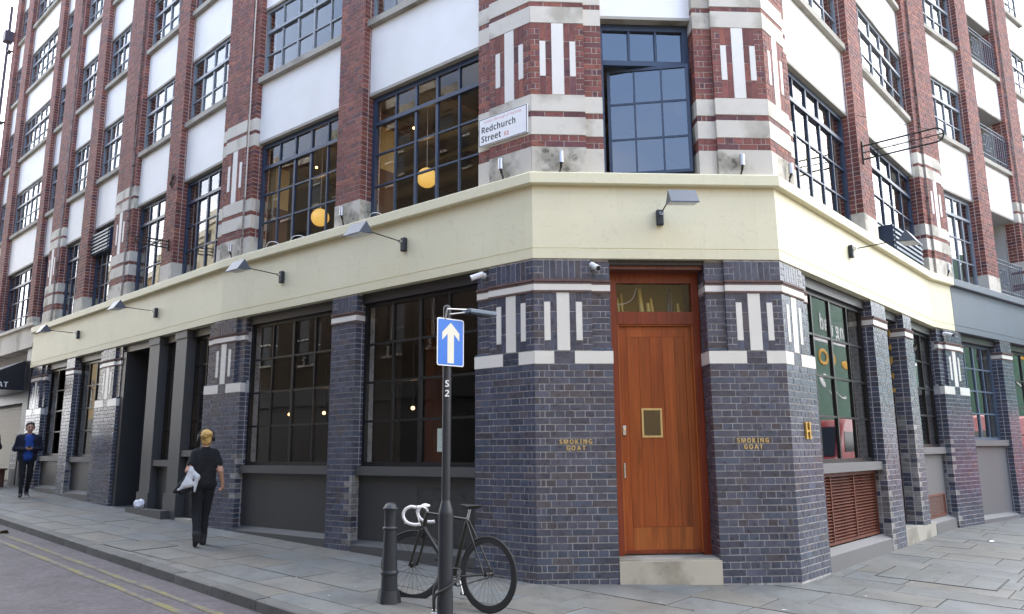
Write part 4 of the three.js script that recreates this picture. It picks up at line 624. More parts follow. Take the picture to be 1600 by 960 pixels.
wallLamp(L1, 4.869, 4.09, 0.60, 0.04, 'dark prism lamp on a rod, above the second big window from the corner');
wallLamp(L2, 9.19, 4.06, 0.60, 0.04, 'dark metal prism lamp on a rod, on the fascia above the grey shopfront pilasters');
wallLamp(L2, 13.39, 4.09, 0.60, 0.04, 'dark metal prism lamp on a rod, on the fascia nearest the black awning');
wallLamp(C, 1.496, 4.09, 0.37, 0.07, 'dark metal prism lamp on a rod, on the fascia above the wooden door');
wallLamp(R1, 2.546, 4.18, 0.68, 0.05, 'dark metal prism lamp on a rod, on the fascia above the slatted vent');

function cctv(F, s, y, out, aim, label) {
  const t = thing('security_camera', label, 'camera', [0, 0, 0], 0, 'white security cameras'); const p = F.pt(s, y, out), base = new THREE.CylinderGeometry(0.036, 0.036, 0.03, 14); base.rotateX(Math.PI / 2); base.applyMatrix4(onWall(F, s, y, out + 0.012)); mk(base, M.whitePlastic, 'mount', t);
  const q = F.pt(s, y, out + 0.06), e = q.clone().add(aim.clone().multiplyScalar(0.13)); new MB().bar(p, q, 0.014).build('neck', M.whitePlastic, t); new MB().bar(q.clone().addScaledVector(aim, -0.03), e, 0.034, [1, 1, 1], 14).build('housing', M.whitePlastic, t); new MB().bar(e, e.clone().addScaledVector(aim, 0.006), 0.029, [1, 1, 1], 14).build('lens', M.blackFrame, t);
}
cctv(L1, 0.74, 3.50, 0.01, V(-0.85, -0.32, 0.1).normalize(), 'white security camera beside the window at the corner pier, pointing along the side street');
cctv(C, 0.69, 3.515, -0.04, V(0.3, -0.42, 0.75).normalize(), 'white security camera just above the left top corner of the wooden door');
cctv(R2, 7.33, 3.49, 0.01, V(0.25, -0.3, 0.8).normalize(), 'white security camera on the banded pier where the grey fascia begins');

function uplight(F, s, y, out, label) {
  const t = thing('spotlight', label, 'spotlight', [0, 0, 0], 0, 'small metal spotlights on the cornice'); const p = F.pt(s, y - 0.09, out), q = F.pt(s, y + 0.02, out + 0.02);
  new MB().bar(F.pt(s - 0.02, CT, out - 0.01), p, 0.011).build('bracket', M.iron, t); new MB().bar(q.clone().add(V(0, -0.06, 0)), q.clone().add(V(0, 0.075, 0)), 0.031, [1, 1, 1], 14).build('can', M.silver, t); new MB().bar(p, q.clone().add(V(0, -0.06, 0)), 0.016, [1, 1, 1], 8).build('joint', M.iron, t);
}
uplight(L1, 3.42, 4.82, 0.05, 'small metal spotlight standing on the cornice in front of the narrow pier'); uplight(L1, 0.42, 4.80, 0.05, 'small metal spotlight on the cornice below the street name plate'); uplight(C, 0.34, 4.78, 0.05, 'small metal spotlight on the cornice left of the open blue window'); uplight(C, 2.517, 4.78, 0.05, 'small metal spotlight on the cornice right of the open blue window'); uplight(R1, 0.41, 4.8, 0.05, 'small metal spotlight on the cornice at the sunny side of the corner'); uplight(L1, 6.33, 4.78, 0.05, 'small metal spotlight on the cornice in front of the striped pier'); uplight(R2, 7.75, 4.8, 0.05, 'small metal spotlight on the cornice where the cream paint ends');
// loose cables along the cornice
for (const [F, a, b, k, label] of [[L1, 2.6, 3.05, 0.10, 'white cable looping over the cornice just right of the narrow red pier'], [L1, 4.35, 4.95, 0.10, 'white cable looping over the cornice under the globe lamp beside the narrow pier'], [L1, 5.0, 5.6, 0.12, 'tallest white cable loop on the cornice beside the striped pier'], [L1, 1.2, 1.9, 0.04, 'flat white cable along the cornice near the street name plate']]) { const c = new THREE.CatmullRomCurve3([F.pt(a, CT + 0.006, 0.0), F.pt(mix(a, b, 0.3), CT + k * 0.8, -0.02), F.pt(mix(a, b, 0.7), CT + k, -0.05), F.pt(b, CT + 0.012, -0.12)]); const t = mk(new THREE.TubeGeometry(c, 20, 0.005, 6), M.whitePlastic, 'loose_cable', scene); tag(t, label, 'cable', 'loose cables on the cornice'); }
// street name plate
{
  const W = 0.77, H = 0.365, cv = document.createElement('canvas'); cv.width = 616; cv.height = 292; const x = cv.getContext('2d');
  x.fillStyle = '#efefee'; x.fillRect(0, 0, 616, 292); x.strokeStyle = '#1b1b1e'; x.lineWidth = 7; x.strokeRect(6, 6, 604, 280);
  x.fillStyle = '#c8767a'; x.font = '40px sans-serif'; x.fillText('London Borough of Hackney', 62, 56, 490); x.fillStyle = '#1d1d20'; x.font = 'bold 92px sans-serif'; x.fillText('Redchurch', 30, 156, 450); x.fillText('Street', 30, 252, 262); x.fillStyle = '#c5333a'; x.font = 'bold 54px sans-serif'; x.fillText('E2', 330, 252, 62);
  const tx = new THREE.CanvasTexture(cv); tx.colorSpace = THREE.SRGBColorSpace; const t = thing('street_name_plate', 'white street name plate reading Redchurch Street E2 on the corner pier', 'sign');
  const g = new THREE.PlaneGeometry(W - 0.006, H - 0.006); g.applyMatrix4(onWall(L1, 0.42, 5.328, 0.0345)); mk(g, new THREE.MeshStandardMaterial({ map: tx, roughness: 0.35 }), 'face', t); box1('plate', M.whitePlastic, t, L1, 0.42 - W / 2, 0.42 + W / 2, 5.328 - H / 2, 5.328 + H / 2, 0.012, 0.032);
}
// brass lettering either side of the door and the gilt H
for (const [s, label] of [[0.448, 'small brass lettering SMOKING GOAT on the dark brick left of the wooden door'], [2.455, 'small brass lettering SMOKING GOAT on the dark brick right of the wooden door']]) {
  const t = thing('brass_lettering', label, 'letters', [0, 0, 0], 0, 'brass lettering beside the door');
  for (const [str, y, size, w] of [['SMOKING', 1.485, 0.05, 0.28], ['GOAT', 1.415, 0.05, 0.155]]) { const gs = letters(str, size, 0.006, 0.008); for (const g of gs) { g.applyMatrix4(onWall(C, s, y, 0.003)); mk(g, M.brass, 'letter', t); } }
}
{ const t = thing('gilt_initial', 'gilt letter H fixed to the pale side of the corner pier', 'letter'), m = new MB(), s = 0.468; for (const d of [-0.052, 0.052]) m.box(R1, s + d - 0.018, s + d + 0.018, 1.535, 1.705, 0.002, 0.022); m.box(R1, s - 0.034, s + 0.034, 1.605, 1.63, 0.002, 0.02); for (const d of [-0.052, 0.052]) for (const y of [1.525, 1.705]) m.box(R1, s + d - 0.034, s + d + 0.034, y, y + 0.014, 0.002, 0.023); m.build('initial', M.gold, t); }
// menu sheet inside the window
{ const t = thing('menu_sheet', 'white printed menu sheet hung behind the window beside the sign post', 'paper'); box1('sheet', std(0.6, 0.66, 0.6, 0.8), t, L1, 1.53, 1.74, 1.41, 1.70, -0.235, -0.232); for (let i = 0; i < 7; i++) box1('text_line', std(0.25, 0.27, 0.26, 0.9), t, L1, 1.57, 1.70 - (i * 37 % 5) * 0.012, 1.465 + i * 0.03, 1.47 + i * 0.03, -0.2315, -0.2305); new MB().bar(L1.pt(1.635, 1.33, -0.236), L1.pt(1.635, 1.78, -0.236), 0.006).build('cord', M.whitePlastic, t); }
// wrought iron sign bracket without its sign
function bracket(F, s, y, len, h, label) {
  const t = thing('sign_bracket', label, 'bracket'); const r = 0.013, P = (o, k) => F.pt(s, y + k, o); box1('wall_plate', M.iron, t, F, s - 0.025, s + 0.025, y - h * 0.85, y + h * 0.85, 0.004, 0.024);
  const arc = Array.from({ length: 11 }, (_, i) => { const a = Math.PI / 2 - i / 10 * Math.PI; return P(len - h / 2 + Math.cos(a) * h / 2, Math.sin(a) * h / 2); });
  new MB().path([P(0.02, h / 2), ...arc, P(0.02, -h / 2)], r, [1, 1, 1], 7).build('hoop', M.iron, t); new MB().bar(P(0.02, 0), P(len, 0), r * 0.7).build('middle_rod', M.iron, t); new MB().bar(P(len * 0.2, h / 2), P(len * 0.2, -h / 2), r * 0.6).build('upright', M.iron, t);
  for (const c of [0.42, 0.62, 0.82]) new MB().path(Array.from({ length: 13 }, (_, i) => { const a = i / 12 * Math.PI * 1.7, q = h * 0.2 * (1 - i / 20); return P(len * c + Math.cos(a) * q, Math.sin(a) * q); }), 0.005, [1, 1, 1], 5).build('scroll', M.iron, t);
  if (len > 1) new MB().bar(F.pt(s - 0.1, y + 0.6, 0.01), P(len * 0.85, h / 2), 0.004).build('stay_wire', M.iron, t);
}
bracket(R1, 3.64, 6.0, 1.16, 0.22, 'long rounded wrought iron sign bracket without a sign on the red pier'); bracket(L2, 8.93, 5.36, 0.62, 0.13, 'short iron bracket with two rods on the red pier beside the grey shopfront');
{ const t = thing('wall_anchor', 'black iron anchor plate on the red pier above the short bracket', 'anchor plate'), m = new MB(), F = L2, s = 8.96, y = 6.66; m.path(Array.from({ length: 13 }, (_, i) => { const a = i / 12 * Math.PI * 2; return F.pt(s + Math.sin(a) * 0.07, y - 0.13 + i / 12 * 0.26, 0.02); }), 0.014, [1, 1, 1], 6); m.bar(F.pt(s, y - 0.16, 0.02), F.pt(s, y + 0.16, 0.02), 0.01); m.build('plate', M.iron, t); }
// air conditioning grilles let into windows
function grille(F, s0, s1, y0, y1, o0, o1, label) { const t = thing('air_conditioner', label, 'air conditioner', [0, 0, 0], 0, 'air conditioners in window openings'), m = new MB(); m.box(F, s0, s1, y0, y1, o0, o1 - 0.03); m.build('case', M.navyFrame, t); const n = 6; for (let i = 0; i < n; i++) { const y = mix(y0, y1, (i + 0.5) / n); box1('louvre', M.blueGrey, t, F, s0 + 0.02, s1 - 0.02, y - (y1 - y0) / n * 0.22, y + (y1 - y0) / n * 0.22, o1 - 0.03, o1); } }
grille(R1, 5.15, 6.9, CT + 0.01, 5.18, -0.3, -0.02, 'slatted air conditioner at the foot of a first floor window by the iron bracket'); grille(L2, 12.35, 13.4, 5.95, 6.45, -0.34, -0.06, 'slatted air conditioner at the head of a first floor window beside the striped pier');
// conduits and the rain pipe
{ const t = thing('conduit', 'thin pale conduit running down the striped pier', 'conduit'); new MB().bar(L1.pt(6.06, 5.64, 0.012), L1.pt(6.06, 16.3, 0.012), 0.011).build('tube', std(0.62, 0.55, 0.48, 0.6), t); }
{ const t = thing('rain_pipe', 'dark rainwater pipe with hopper at the far end of the facade', 'pipe'); const pp = std(0.07, 0.06, 0.085, 0.5); new MB().bar(L2.pt(22.62, 4.8, 0.1), L2.pt(22.62, 16.2, 0.1), 0.048, [1, 1, 1], 10).build('pipe', pp, t); box1('hopper', pp, t, L2, 22.46, 22.78, 14.9, 15.25, -0.02, 0.24); for (const y of [7, 9.5, 12, 14.5]) box1('clip', M.steel, t, L2, 22.38, 22.64, y, y + 0.05, 0.0, 0.12); }
// black awning of the next shop
{
  const t = thing('awning', 'black awning with white BRAT lettering beyond the end of the cream fascia', 'awning'), F = L2, a = 17.25, b = 21.0, cl = std(0.014, 0.013, 0.018, 0.7), m = new MB();
  const tp = s => F.pt(s, 3.84, -0.02), lo = s => F.pt(s, 3.34, 0.95), dn = s => F.pt(s, 3.05, 0.95), wl = s => F.pt(s, 3.05, -0.02);
  m.quad(lo(b), lo(a), tp(a), tp(b)); m.build('canopy', std(0.06, 0.055, 0.07, 0.75), t); new MB().quad(dn(b), dn(a), lo(a), lo(b)).build('valance', cl, t);
  for (const s of [a, b]) { const k = new MB(), A = tp(s), B = lo(s), Cc = dn(s), D = wl(s); k.quad(D, Cc, B, A); k.build('side', cl, t); }
  const S = (() => { const p = F.pt(a - 0.012, 0, 0.46); return frame(p.x, p.z, -46.6 + 90, 1, 0); })(); for (const g of letters('BRAT', 0.13, 0.004, 0.0)) { g.applyMatrix4(onWall(S, -0.12, 3.12, 0.0)); mk(g, M.whitePlastic, 'letter', t); }
}

// ------------------------------------------------------------------ lit lamps inside
const warm = new THREE.Color(1.0, 0.62, 0.25);
function globe(s, y, d, label) {
  const p = L1.pt(s, y, -d), t = thing('pendant_globe', label, 'lamp', [p.x, p.y, p.z], 0, 'glowing pendant globes'); mk(new THREE.SphereGeometry(0.152, 28, 20), new THREE.MeshStandardMaterial({ color: rgb(0.8, 0.6, 0.25), emissive: rgb(1.0, 0.56, 0.10), emissiveIntensity: 0.8, roughness: 0.5 }), 'globe', t);
  new MB().bar(V(0, 0.15, 0), V(0, 6.6 - y, 0), 0.004).build('cord', M.whitePlastic, t); const l = new THREE.PointLight(warm, 0.35, 0, 2); l.castShadow = true; l.name = 'globe_light'; t.add(l);
}
globe(2.66, 5.449, 0.9, 'glowing amber globe lamp hanging behind the first floor window next to the street name plate'); globe(5.216, 5.341, 0.9, 'glowing amber globe lamp behind the first floor window between the narrow and the striped pier');
function bulb(F, s, y, d, power, label, r = 0.028) { const p = F.pt(s, y, -d), t = thing('pendant_bulb', label, 'lamp', [p.x, p.y, p.z], 0, 'small warm bulbs inside the ground floor'); mk(new THREE.SphereGeometry(r, 12, 9), new THREE.MeshStandardMaterial({ color: rgb(1, 0.8, 0.5), emissive: rgb(1.0, 0.55, 0.22), emissiveIntensity: 6 }), 'bulb', t); new MB().bar(V(0, r, 0), V(0, 3.6 - y > 0 ? 3.6 - y : 0.5, 0), 0.004).build('flex', M.steel, t); const l = new THREE.PointLight(new THREE.Color(1, 0.5, 0.2), power, 0, 2); l.castShadow = true; l.name = 'bulb_light'; t.add(l); }
bulb(L1, 2.99, 2.037, 1.0, 0.10, 'small warm bulb glowing in the dark room behind the window next to the corner pier'); bulb(L1, 5.98, 2.05, 1.0, 0.10, 'small warm bulb behind the second big window from the corner, nearer the striped pier'); bulb(L1, 5.05, 2.04, 1.0, 0.10, 'small warm bulb behind the second big window from the corner, nearer the narrow pier'); bulb(L2, 8.9, 2.2, 1.2, 0.08, 'small warm bulb behind the grey shopfront window'); bulb(L2, 14.4, 2.3, 1.2, 0.08, 'small warm bulb behind the window past the doorway');
bulb(L1, 5.1, 6.15, 0.7, 0.04, 'tiny spotlight bulb high behind a first floor window', 0.022); bulb(L1, 2.75, 6.2, 0.7, 0.04, 'tiny ceiling bulb in the first floor room next to the street name plate', 0.02);
// bottles and dishes on the first floor sills
{ const brng = rngOf(5); const put = (s, k, label) => { const p = L1.pt(s, CT, -0.5), t = thing(k ? 'bowl' : 'bottle', label, k ? 'bowl' : 'bottle', [p.x, CT + 0.03, p.z], 0, k ? 'bowls on the first floor sill' : 'bottles on the first floor sill'); const r = 0.03 + brng() * 0.012, h = 0.13 + brng() * 0.12, g = k ? new THREE.LatheGeometry([[0.02, 0], [0.05, 0.005], [0.1, 0.06], [0.105, 0.065], [0.095, 0.06], [0.04, 0.012]].map(q => new THREE.Vector2(...q)), 16) : new THREE.LatheGeometry([[0.001, 0], [r, 0], [r, h * 0.6], [r * 0.4, h * 0.78], [r * 0.36, h], [0.001, h]].map(q => new THREE.Vector2(...q)), 12); mk(g, k ? M.whitePlastic : std(0.35, 0.38, 0.36, 0.15), k ? 'dish' : 'glass_body', t); };
  for (let i = 0; i < 5; i++) put(5.62 + i * 0.085, 0, 'small bottle standing on the sill of the first floor window beside the striped pier'); for (let i = 0; i < 4; i++) put(2.92 + i * 0.09, 0, 'small bottle standing on the sill of the first floor window beside the narrow pier'); put(2.35, 1, 'white bowl on the first floor sill just below the amber globe'); put(1.45, 1, 'white bowl on the first floor sill near the street name plate'); }

// ------------------------------------------------------------------ street furniture
const put = (x, z, dy = 0) => [x, gy(x, z) + dy, z];
{ // sign post
  const [x, y, z] = put(-0.948, 1.666), t = thing('sign_post', 'dark metal post with a thick sleeve, marked S 2, carrying the blue arrow sign', 'post', [x, y, z]);
  mk(new THREE.LatheGeometry([[0.07, 0], [0.068, 0.25], [0.064, 0.26], [0.064, 0.9], [0.062, 0.93], [0.042, 1.0], [0.038, 1.02]].map(q => new THREE.Vector2(...q)), 24), M.postPaint, 'sleeve', t); mk(new THREE.CylinderGeometry(0.037, 0.038, 1.72, 20).translate(0, 1.86, 0), M.postPaint, 'pole', t); mk(new THREE.SphereGeometry(0.037, 16, 8, 0, Math.PI * 2, 0, Math.PI / 2).translate(0, 2.72, 0), M.postPaint, 'cap', t);
  const va = Math.atan2(camera.position.x - x, camera.position.z - z); for (const [ch, yy] of [['S', 2.005], ['2', 1.918]]) { const g = letters(ch, 0.06, 0.003)[0]; g.applyMatrix4(new THREE.Matrix4().makeRotationY(va + 0.1).setPosition(Math.sin(va + 0.1) * 0.0375, yy, Math.cos(va + 0.1) * 0.0375)); mk(g, M.whitePlastic, 'painted_mark', t); }
  const a = rad(38), s = thing('one_way_sign', 'blue rectangular one way sign with a white upward arrow', 'sign', [x, y, z], a);
  const w = 0.30, h = 0.43, sh = new THREE.Shape(), r = 0.022, rr = (s2, W2, H2, R2) => { s2.moveTo(-W2 + R2, -H2); s2.lineTo(W2 - R2, -H2); s2.quadraticCurveTo(W2, -H2, W2, -H2 + R2); s2.lineTo(W2, H2 - R2); s2.quadraticCurveTo(W2, H2, W2 - R2, H2); s2.lineTo(-W2 + R2, H2); s2.quadraticCurveTo(-W2, H2, -W2, H2 - R2); s2.lineTo(-W2, -H2 + R2); s2.quadraticCurveTo(-W2, -H2, -W2 + R2, -H2); return s2; };
  const cy = 2.405, ex = (shape, d, zz, m, nm) => { const g = new THREE.ExtrudeGeometry(shape, { depth: d, bevelEnabled: false, curveSegments: 5 }); g.translate(0, cy, zz); mk(g, m, nm, s); };
  ex(rr(new THREE.Shape(), w / 2, h / 2, r), 0.004, 0.05, std(0.72, 0.73, 0.75, 0.4), 'plate'); ex(rr(new THREE.Shape(), w / 2 - 0.010, h / 2 - 0.010, r - 0.006), 0.0012, 0.0541, std(0.012, 0.15, 0.62, 0.38, { map: Tpaint }), 'blue_face');
  const ar = new THREE.Shape([[-0.036, -0.19], [0.036, -0.19], [0.036, 0.075], [0.096, 0.015], [0.096, 0.085], [0, 0.178], [-0.096, 0.085], [-0.096, 0.015], [-0.036, 0.075]].map(q => new THREE.Vector2(...q))); ex(ar, 0.001, 0.0554, std(0.72, 0.70, 0.60, 0.45, { map: Tpaint }), 'arrow');
  mk(new THREE.BoxGeometry(0.1, 0.03, 0.05).translate(0, 2.52, 0.03), M.silver, 'clamp', s); mk(new THREE.BoxGeometry(0.1, 0.03, 0.05).translate(0, 2.29, 0.03), M.silver, 'clamp', s);
  const l = thing('sign_light', 'flat grey light unit on a thin bracket above the blue arrow sign', 'lamp', [x, y, z], a); mk(new RoundedBoxGeometry(0.32, 0.04, 0.13, 2, 0.01).translate(0.30, 2.70, 0.1), M.blueGrey, 'housing', l); mk(new THREE.BoxGeometry(0.28, 0.006, 0.10).translate(0.30, 2.677, 0.1), M.steel, 'lens', l); new MB().path([V(-0.06, 2.6, 0.05), V(-0.06, 2.70, 0.08), V(0.15, 2.715, 0.1)], 0.007).build('bracket_rod', M.silver, l); new MB().path([V(-0.03, 2.66, 0.02), V(0.15, 2.69, 0.08)], 0.007).build('bracket_rod', M.silver, l);
}
{ // bollard
  const [x, y, z] = put(-1.495, 0.87), t = thing('bollard', 'dark cast iron bollard with domed cap and rings beside the bicycle', 'bollard', [x, y, z], 0.55); t.scale.set(1.12, 1, 1.12); const pr = [[0.001, 0.922], [0.03, 0.918], [0.05, 0.9], [0.056, 0.878], [0.066, 0.872], [0.068, 0.858], [0.054, 0.848], [0.052, 0.70], [0.062, 0.692], [0.068, 0.68], [0.062, 0.668], [0.055, 0.66], [0.066, 0.30], [0.074, 0.285], [0.078, 0.27], [0.074, 0.255], [0.067, 0.245], [0.072, 0.10]];
  mk(new THREE.LatheGeometry(pr.reverse().map(q => new THREE.Vector2(...q)), 28), M.postPaint, 'shaft', t); const b = new THREE.CylinderGeometry(0.088, 0.105, 0.12, 6); b.translate(0, 0.05, 0); mk(b, M.postPaint, 'base', t);
}
// bicycle leaning on the post
{
  const rc = V(-0.575, 0, 1.30), fc = V(-1.29, 0, 0.655), d = fc.clone().sub(rc).normalize(), t = thing('bicycle', 'black road bicycle with white drop handlebar locked to the sign post', 'bicycle', put(rc.x, rc.z), Math.atan2(-d.z, d.x));
  t.rotation.order = 'YXZ'; t.rotation.x = 0.03; const R = 0.335, wb = 0.965, blk = std(0.022, 0.021, 0.018, 0.3), q = (x, y, z = 0) => V(x, y, z);
  const rh = q(0, R), fh = q(wb, R), bb = q(0.42, 0.275), sc = q(0.265, 0.80), ht = q(0.795, 0.84), hb = q(0.84, 0.70);
  function wheel(c, turn, label) { const g = grp('wheel', t); g.position.copy(c); g.rotation.y = turn; mk(new THREE.TorusGeometry(R - 0.012, 0.0125, 10, 56), M.rubber, 'tyre', g); const rim = new THREE.LatheGeometry([[R - 0.062, -0.008], [R - 0.022, -0.011], [R - 0.018, 0], [R - 0.022, 0.011], [R - 0.062, 0.008], [R - 0.066, 0], [R - 0.062, -0.008]].map(v => new THREE.Vector2(...v)), 56); rim.rotateX(Math.PI / 2); mk(rim, std(0.03, 0.03, 0.032, 0.35), 'rim', g); const sp = new MB(); for (let i = 0; i < 28; i++) { const a = i / 28 * Math.PI * 2, o = a + (i % 2 ? 0.55 : -0.55); sp.bar(V(Math.cos(o) * 0.02, Math.sin(o) * 0.02, i % 4 < 2 ? 0.025 : -0.025), V(Math.cos(a) * (R - 0.06), Math.sin(a) * (R - 0.06), 0), 0.0012, [1, 1, 1], 4); } sp.build('spokes', M.iron, g); const hub = new THREE.CylinderGeometry(0.02, 0.02, 0.09, 14); hub.rotateX(Math.PI / 2); mk(hub, blk, 'hub', g); return g; }
  wheel(rh, 0); wheel(fh, 0.45);
  const fr = new MB(); for (const [a, b, r] of [[sc, ht, 0.018], [bb, hb, 0.024], [bb, sc, 0.02], [ht, hb, 0.021]]) fr.bar(a, b, r, [1, 1, 1], 12); for (const z of [-1, 1]) { fr.bar(q(rh.x, rh.y, z * 0.062), q(bb.x, bb.y, z * 0.03), 0.009); fr.bar(q(rh.x, rh.y, z * 0.062), q(sc.x, sc.y, z * 0.018), 0.0075); } fr.build('frame', blk, t);
  const fk = new MB(); for (const z of [-1, 1]) fk.path([q(hb.x, hb.y - 0.02, z * 0.04), q(0.90, 0.5, z * 0.05), q(wb, R, z * 0.052)], 0.013, [1, 1, 1], 8); fk.bar(q(hb.x, hb.y - 0.02, -0.045), q(hb.x, hb.y - 0.02, 0.045), 0.016); fk.build('fork', blk, t);
  new MB().bar(sc, q(0.232, 0.905), 0.013).build('seat_post', M.silver, t);
  const sd = new THREE.SphereGeometry(1, 20, 12), sp = sd.attributes.position; for (let i = 0; i < sp.count; i++) { const X = sp.getX(i), Yy = sp.getY(i), Z = sp.getZ(i), w = mix(0.072, 0.022, smooth(-0.5, 0.6, X)); sp.setXYZ(i, 0.225 + X * 0.135, 0.925 + Yy * (Yy > 0 ? 0.016 : 0.03) + 0.012 * (X * X), Z * w); } sd.computeVertexNormals(); mk(sd, M.rubber, 'saddle', t);
  const hbG = grp('handlebar', t), h0 = q(0.865, 0.90); new MB().path([ht, q(0.80, 0.875), h0], 0.014, [1, 1, 1], 10).build('stem', M.silver, hbG); const wht = std(0.74, 0.74, 0.73, 0.45), c = Math.cos(0.45), s2 = Math.sin(0.45), rot = v => V(h0.x + (v.x) * c + v.z * s2, h0.y + v.y, -v.x * s2 + v.z * c);
  new MB().bar(rot(V(0, 0, -0.2)), rot(V(0, 0, 0.2)), 0.014, [1, 1, 1], 10).build('bar', wht, hbG);
  for (const z of [-1, 1]) { const cv = new THREE.CatmullRomCurve3([V(0, 0, z * 0.195), V(0.05, 0.004, z * 0.205), V(0.105, -0.03, z * 0.21), V(0.118, -0.085, z * 0.212), V(0.08, -0.14, z * 0.214), V(0.0, -0.16, z * 0.215), V(-0.06, -0.155, z * 0.216)].map(rot)); mk(new THREE.TubeGeometry(cv, 28, 0.0155, 9), wht, 'drop', hbG); new MB().path([V(0.10, -0.02, z * 0.208), V(0.135, -0.06, z * 0.2), V(0.10, -0.16, z * 0.2)].map(rot), 0.007).build('brake_lever', M.silver, hbG); }
  const ck = grp('crank', t); const ring = new THREE.TorusGeometry(0.088, 0.006, 6, 36); ring.translate(bb.x, bb.y, 0.05); mk(ring, blk, 'chainring', ck); for (let i = 0; i < 5; i++) { const a = i / 5 * 6.283; new MB().bar(q(bb.x, bb.y, 0.05), q(bb.x + Math.cos(a) * 0.085, bb.y + Math.sin(a) * 0.085, 0.05), 0.006).build('spider_arm', blk, ck); }
  for (const z of [-1, 1]) { const e = q(bb.x - z * 0.05, bb.y - z * 0.16, z * 0.075); new MB().bar(q(bb.x, bb.y, z * 0.065), e, 0.01).build('crank_arm', M.silver, ck); mk(new THREE.BoxGeometry(0.09, 0.022, 0.07).translate(e.x, e.y, e.z + z * 0.05), blk, 'pedal', ck); }
  new MB().path([q(0, R + 0.03, 0.05), q(bb.x, bb.y + 0.088, 0.05), q(bb.x + 0.086, bb.y, 0.05), q(bb.x, bb.y - 0.088, 0.05), q(0, R - 0.03, 0.05), q(-0.03, R, 0.05), q(0, R + 0.03, 0.05)], 0.0045, [1, 1, 1], 5).build('chain', M.iron, t);
  // lock round the post
  const pc = V(-0.948, 0, 1.666), lk = thing('bicycle_lock', 'black looped bicycle lock with steel padlock hanging at the sign post', 'lock', put(pc.x, pc.z)); const lp = new THREE.CatmullRomCurve3([V(-0.09, 0.12, 0.05), V(-0.08, 0.24, 0.075), V(0.02, 0.30, 0.085), V(0.10, 0.36, 0.03), V(0.12, 0.42, -0.12), V(0.02, 0.40, -0.2), V(-0.09, 0.30, -0.08)], true); mk(new THREE.TubeGeometry(lp, 60, 0.013, 8, true), M.rubber, 'cable', lk); mk(new RoundedBoxGeometry(0.05, 0.06, 0.025, 2, 0.008).translate(-0.09, 0.075, 0.06), M.silver, 'padlock', lk); mk(new THREE.TorusGeometry(0.018, 0.005, 6, 16).translate(-0.09, 0.112, 0.06), M.chrome, 'shackle', lk);
}
// crumpled tissue on the shopfront step, litter flecks
{ const p = L2.pt(9.2, 0.441, 0.06), t = thing('crumpled_paper', 'crumpled white paper left on the grey shopfront step', 'litter', [p.x, p.y, p.z]), g = new THREE.IcosahedronGeometry(0.09, 3), a = g.attributes.position; for (let i = 0; i < a.count; i++) { const v = V(a.getX(i), a.getY(i), a.getZ(i)), k = 0.7 + 0.6 * fbm(v.x * 30 + 9, v.y * 30 + v.z * 24, 3, 0, 91); a.setXYZ(i, v.x * k, v.y * k + 0.07, v.z * k); } g.computeVertexNormals(); mk(g, std(0.8, 0.8, 0.84, 0.9), 'paper', t); }
{ const lr = rngOf(31); for (const [x, z, w] of [[7.4, -3.35, 0.13], [2.2, 1.2, 0.03], [3.3, 0.6, 0.025], [-2.1, 0.6, 0.025], [-1.9, 0.2, 0.02], [1.1, 0.9, 0.02], [4.2, -0.1, 0.02], [-2.6, -0.3, 0.018]]) { const t = thing('litter_scrap', w > 0.1 ? 'torn white paper scrap on the pavement near the far right pier' : 'tiny pale scrap trodden onto the pavement', 'litter', put(x, z, 0.004), lr() * 6, w > 0.1 ? undefined : 'tiny pale scraps on the pavement'), m = new MB(), pts = Array.from({ length: 6 }, (_, i) => { const a = i / 6 * 6.283, r = w * (0.5 + lr() * 0.6); return V(Math.cos(a) * r, 0.002 + lr() * 0.004, Math.sin(a) * r * 0.45); }); for (let i = 0; i < 6; i++) m.tri(V(0, 0.006, 0), pts[(i + 1) % 6], pts[i], V(0, 1, 0), [0, 0], [1, 0], [0, 1], [1, 1, 1]); m.build('scrap', std(0.7, 0.7, 0.68, 0.9), t); } }
{ const t = thing('gutter_leaf', 'dark curled leaf in the gutter beside the kerb', 'leaf', [-7.95, gy(-7.95, -4.35) - 0.098, -4.35], 0.6), m = new MB(); for (const s of [-1, 1]) m.quad(V(-0.07, 0, 0), V(0.07, 0, 0), V(0.04, 0.05, s * 0.035), V(-0.04, 0.04, s * 0.035)); m.build('blade', std(0.05, 0.04, 0.02, 0.8), t); }
// bench and chalk board near the awning
{ const p = L2.pt(17.15, 0, 0.42), t = thing('bench', 'brown wooden bench with slab ends outside the awning shop', 'bench', [p.x, gy(p.x, p.z), p.z], rad(-46.6)), w = std(0.15, 0.05, 0.03, 0.55, { map: Twood }); mk(new THREE.BoxGeometry(1.3, 0.04, 0.34).translate(-0.35, 0.43, 0), w, 'seat', t); for (const x of [0.16, -0.85]) mk(new THREE.BoxGeometry(0.05, 0.41, 0.3).translate(x, 0.205, 0), w, 'leg', t); }
{ const p = L2.pt(17.2, 0, 0.05), t = thing('chalk_board', 'black board with white chalk marks standing behind the bench', 'board', [p.x, gy(p.x, p.z), p.z], rad(-46.6)); mk(new THREE.BoxGeometry(0.55, 1.05, 0.03).translate(0, 0.55, 0), M.steel, 'panel', t); const br = rngOf(8); for (let i = 0; i < 14; i++) mk(new THREE.BoxGeometry(0.04 + br() * 0.05, 0.022, 0.004).translate(-0.16 + (i % 3) * 0.15 + br() * 0.04, 0.45 + Math.floor(i / 3) * 0.12, 0.018), M.whitePlastic, 'chalk_mark', t); }

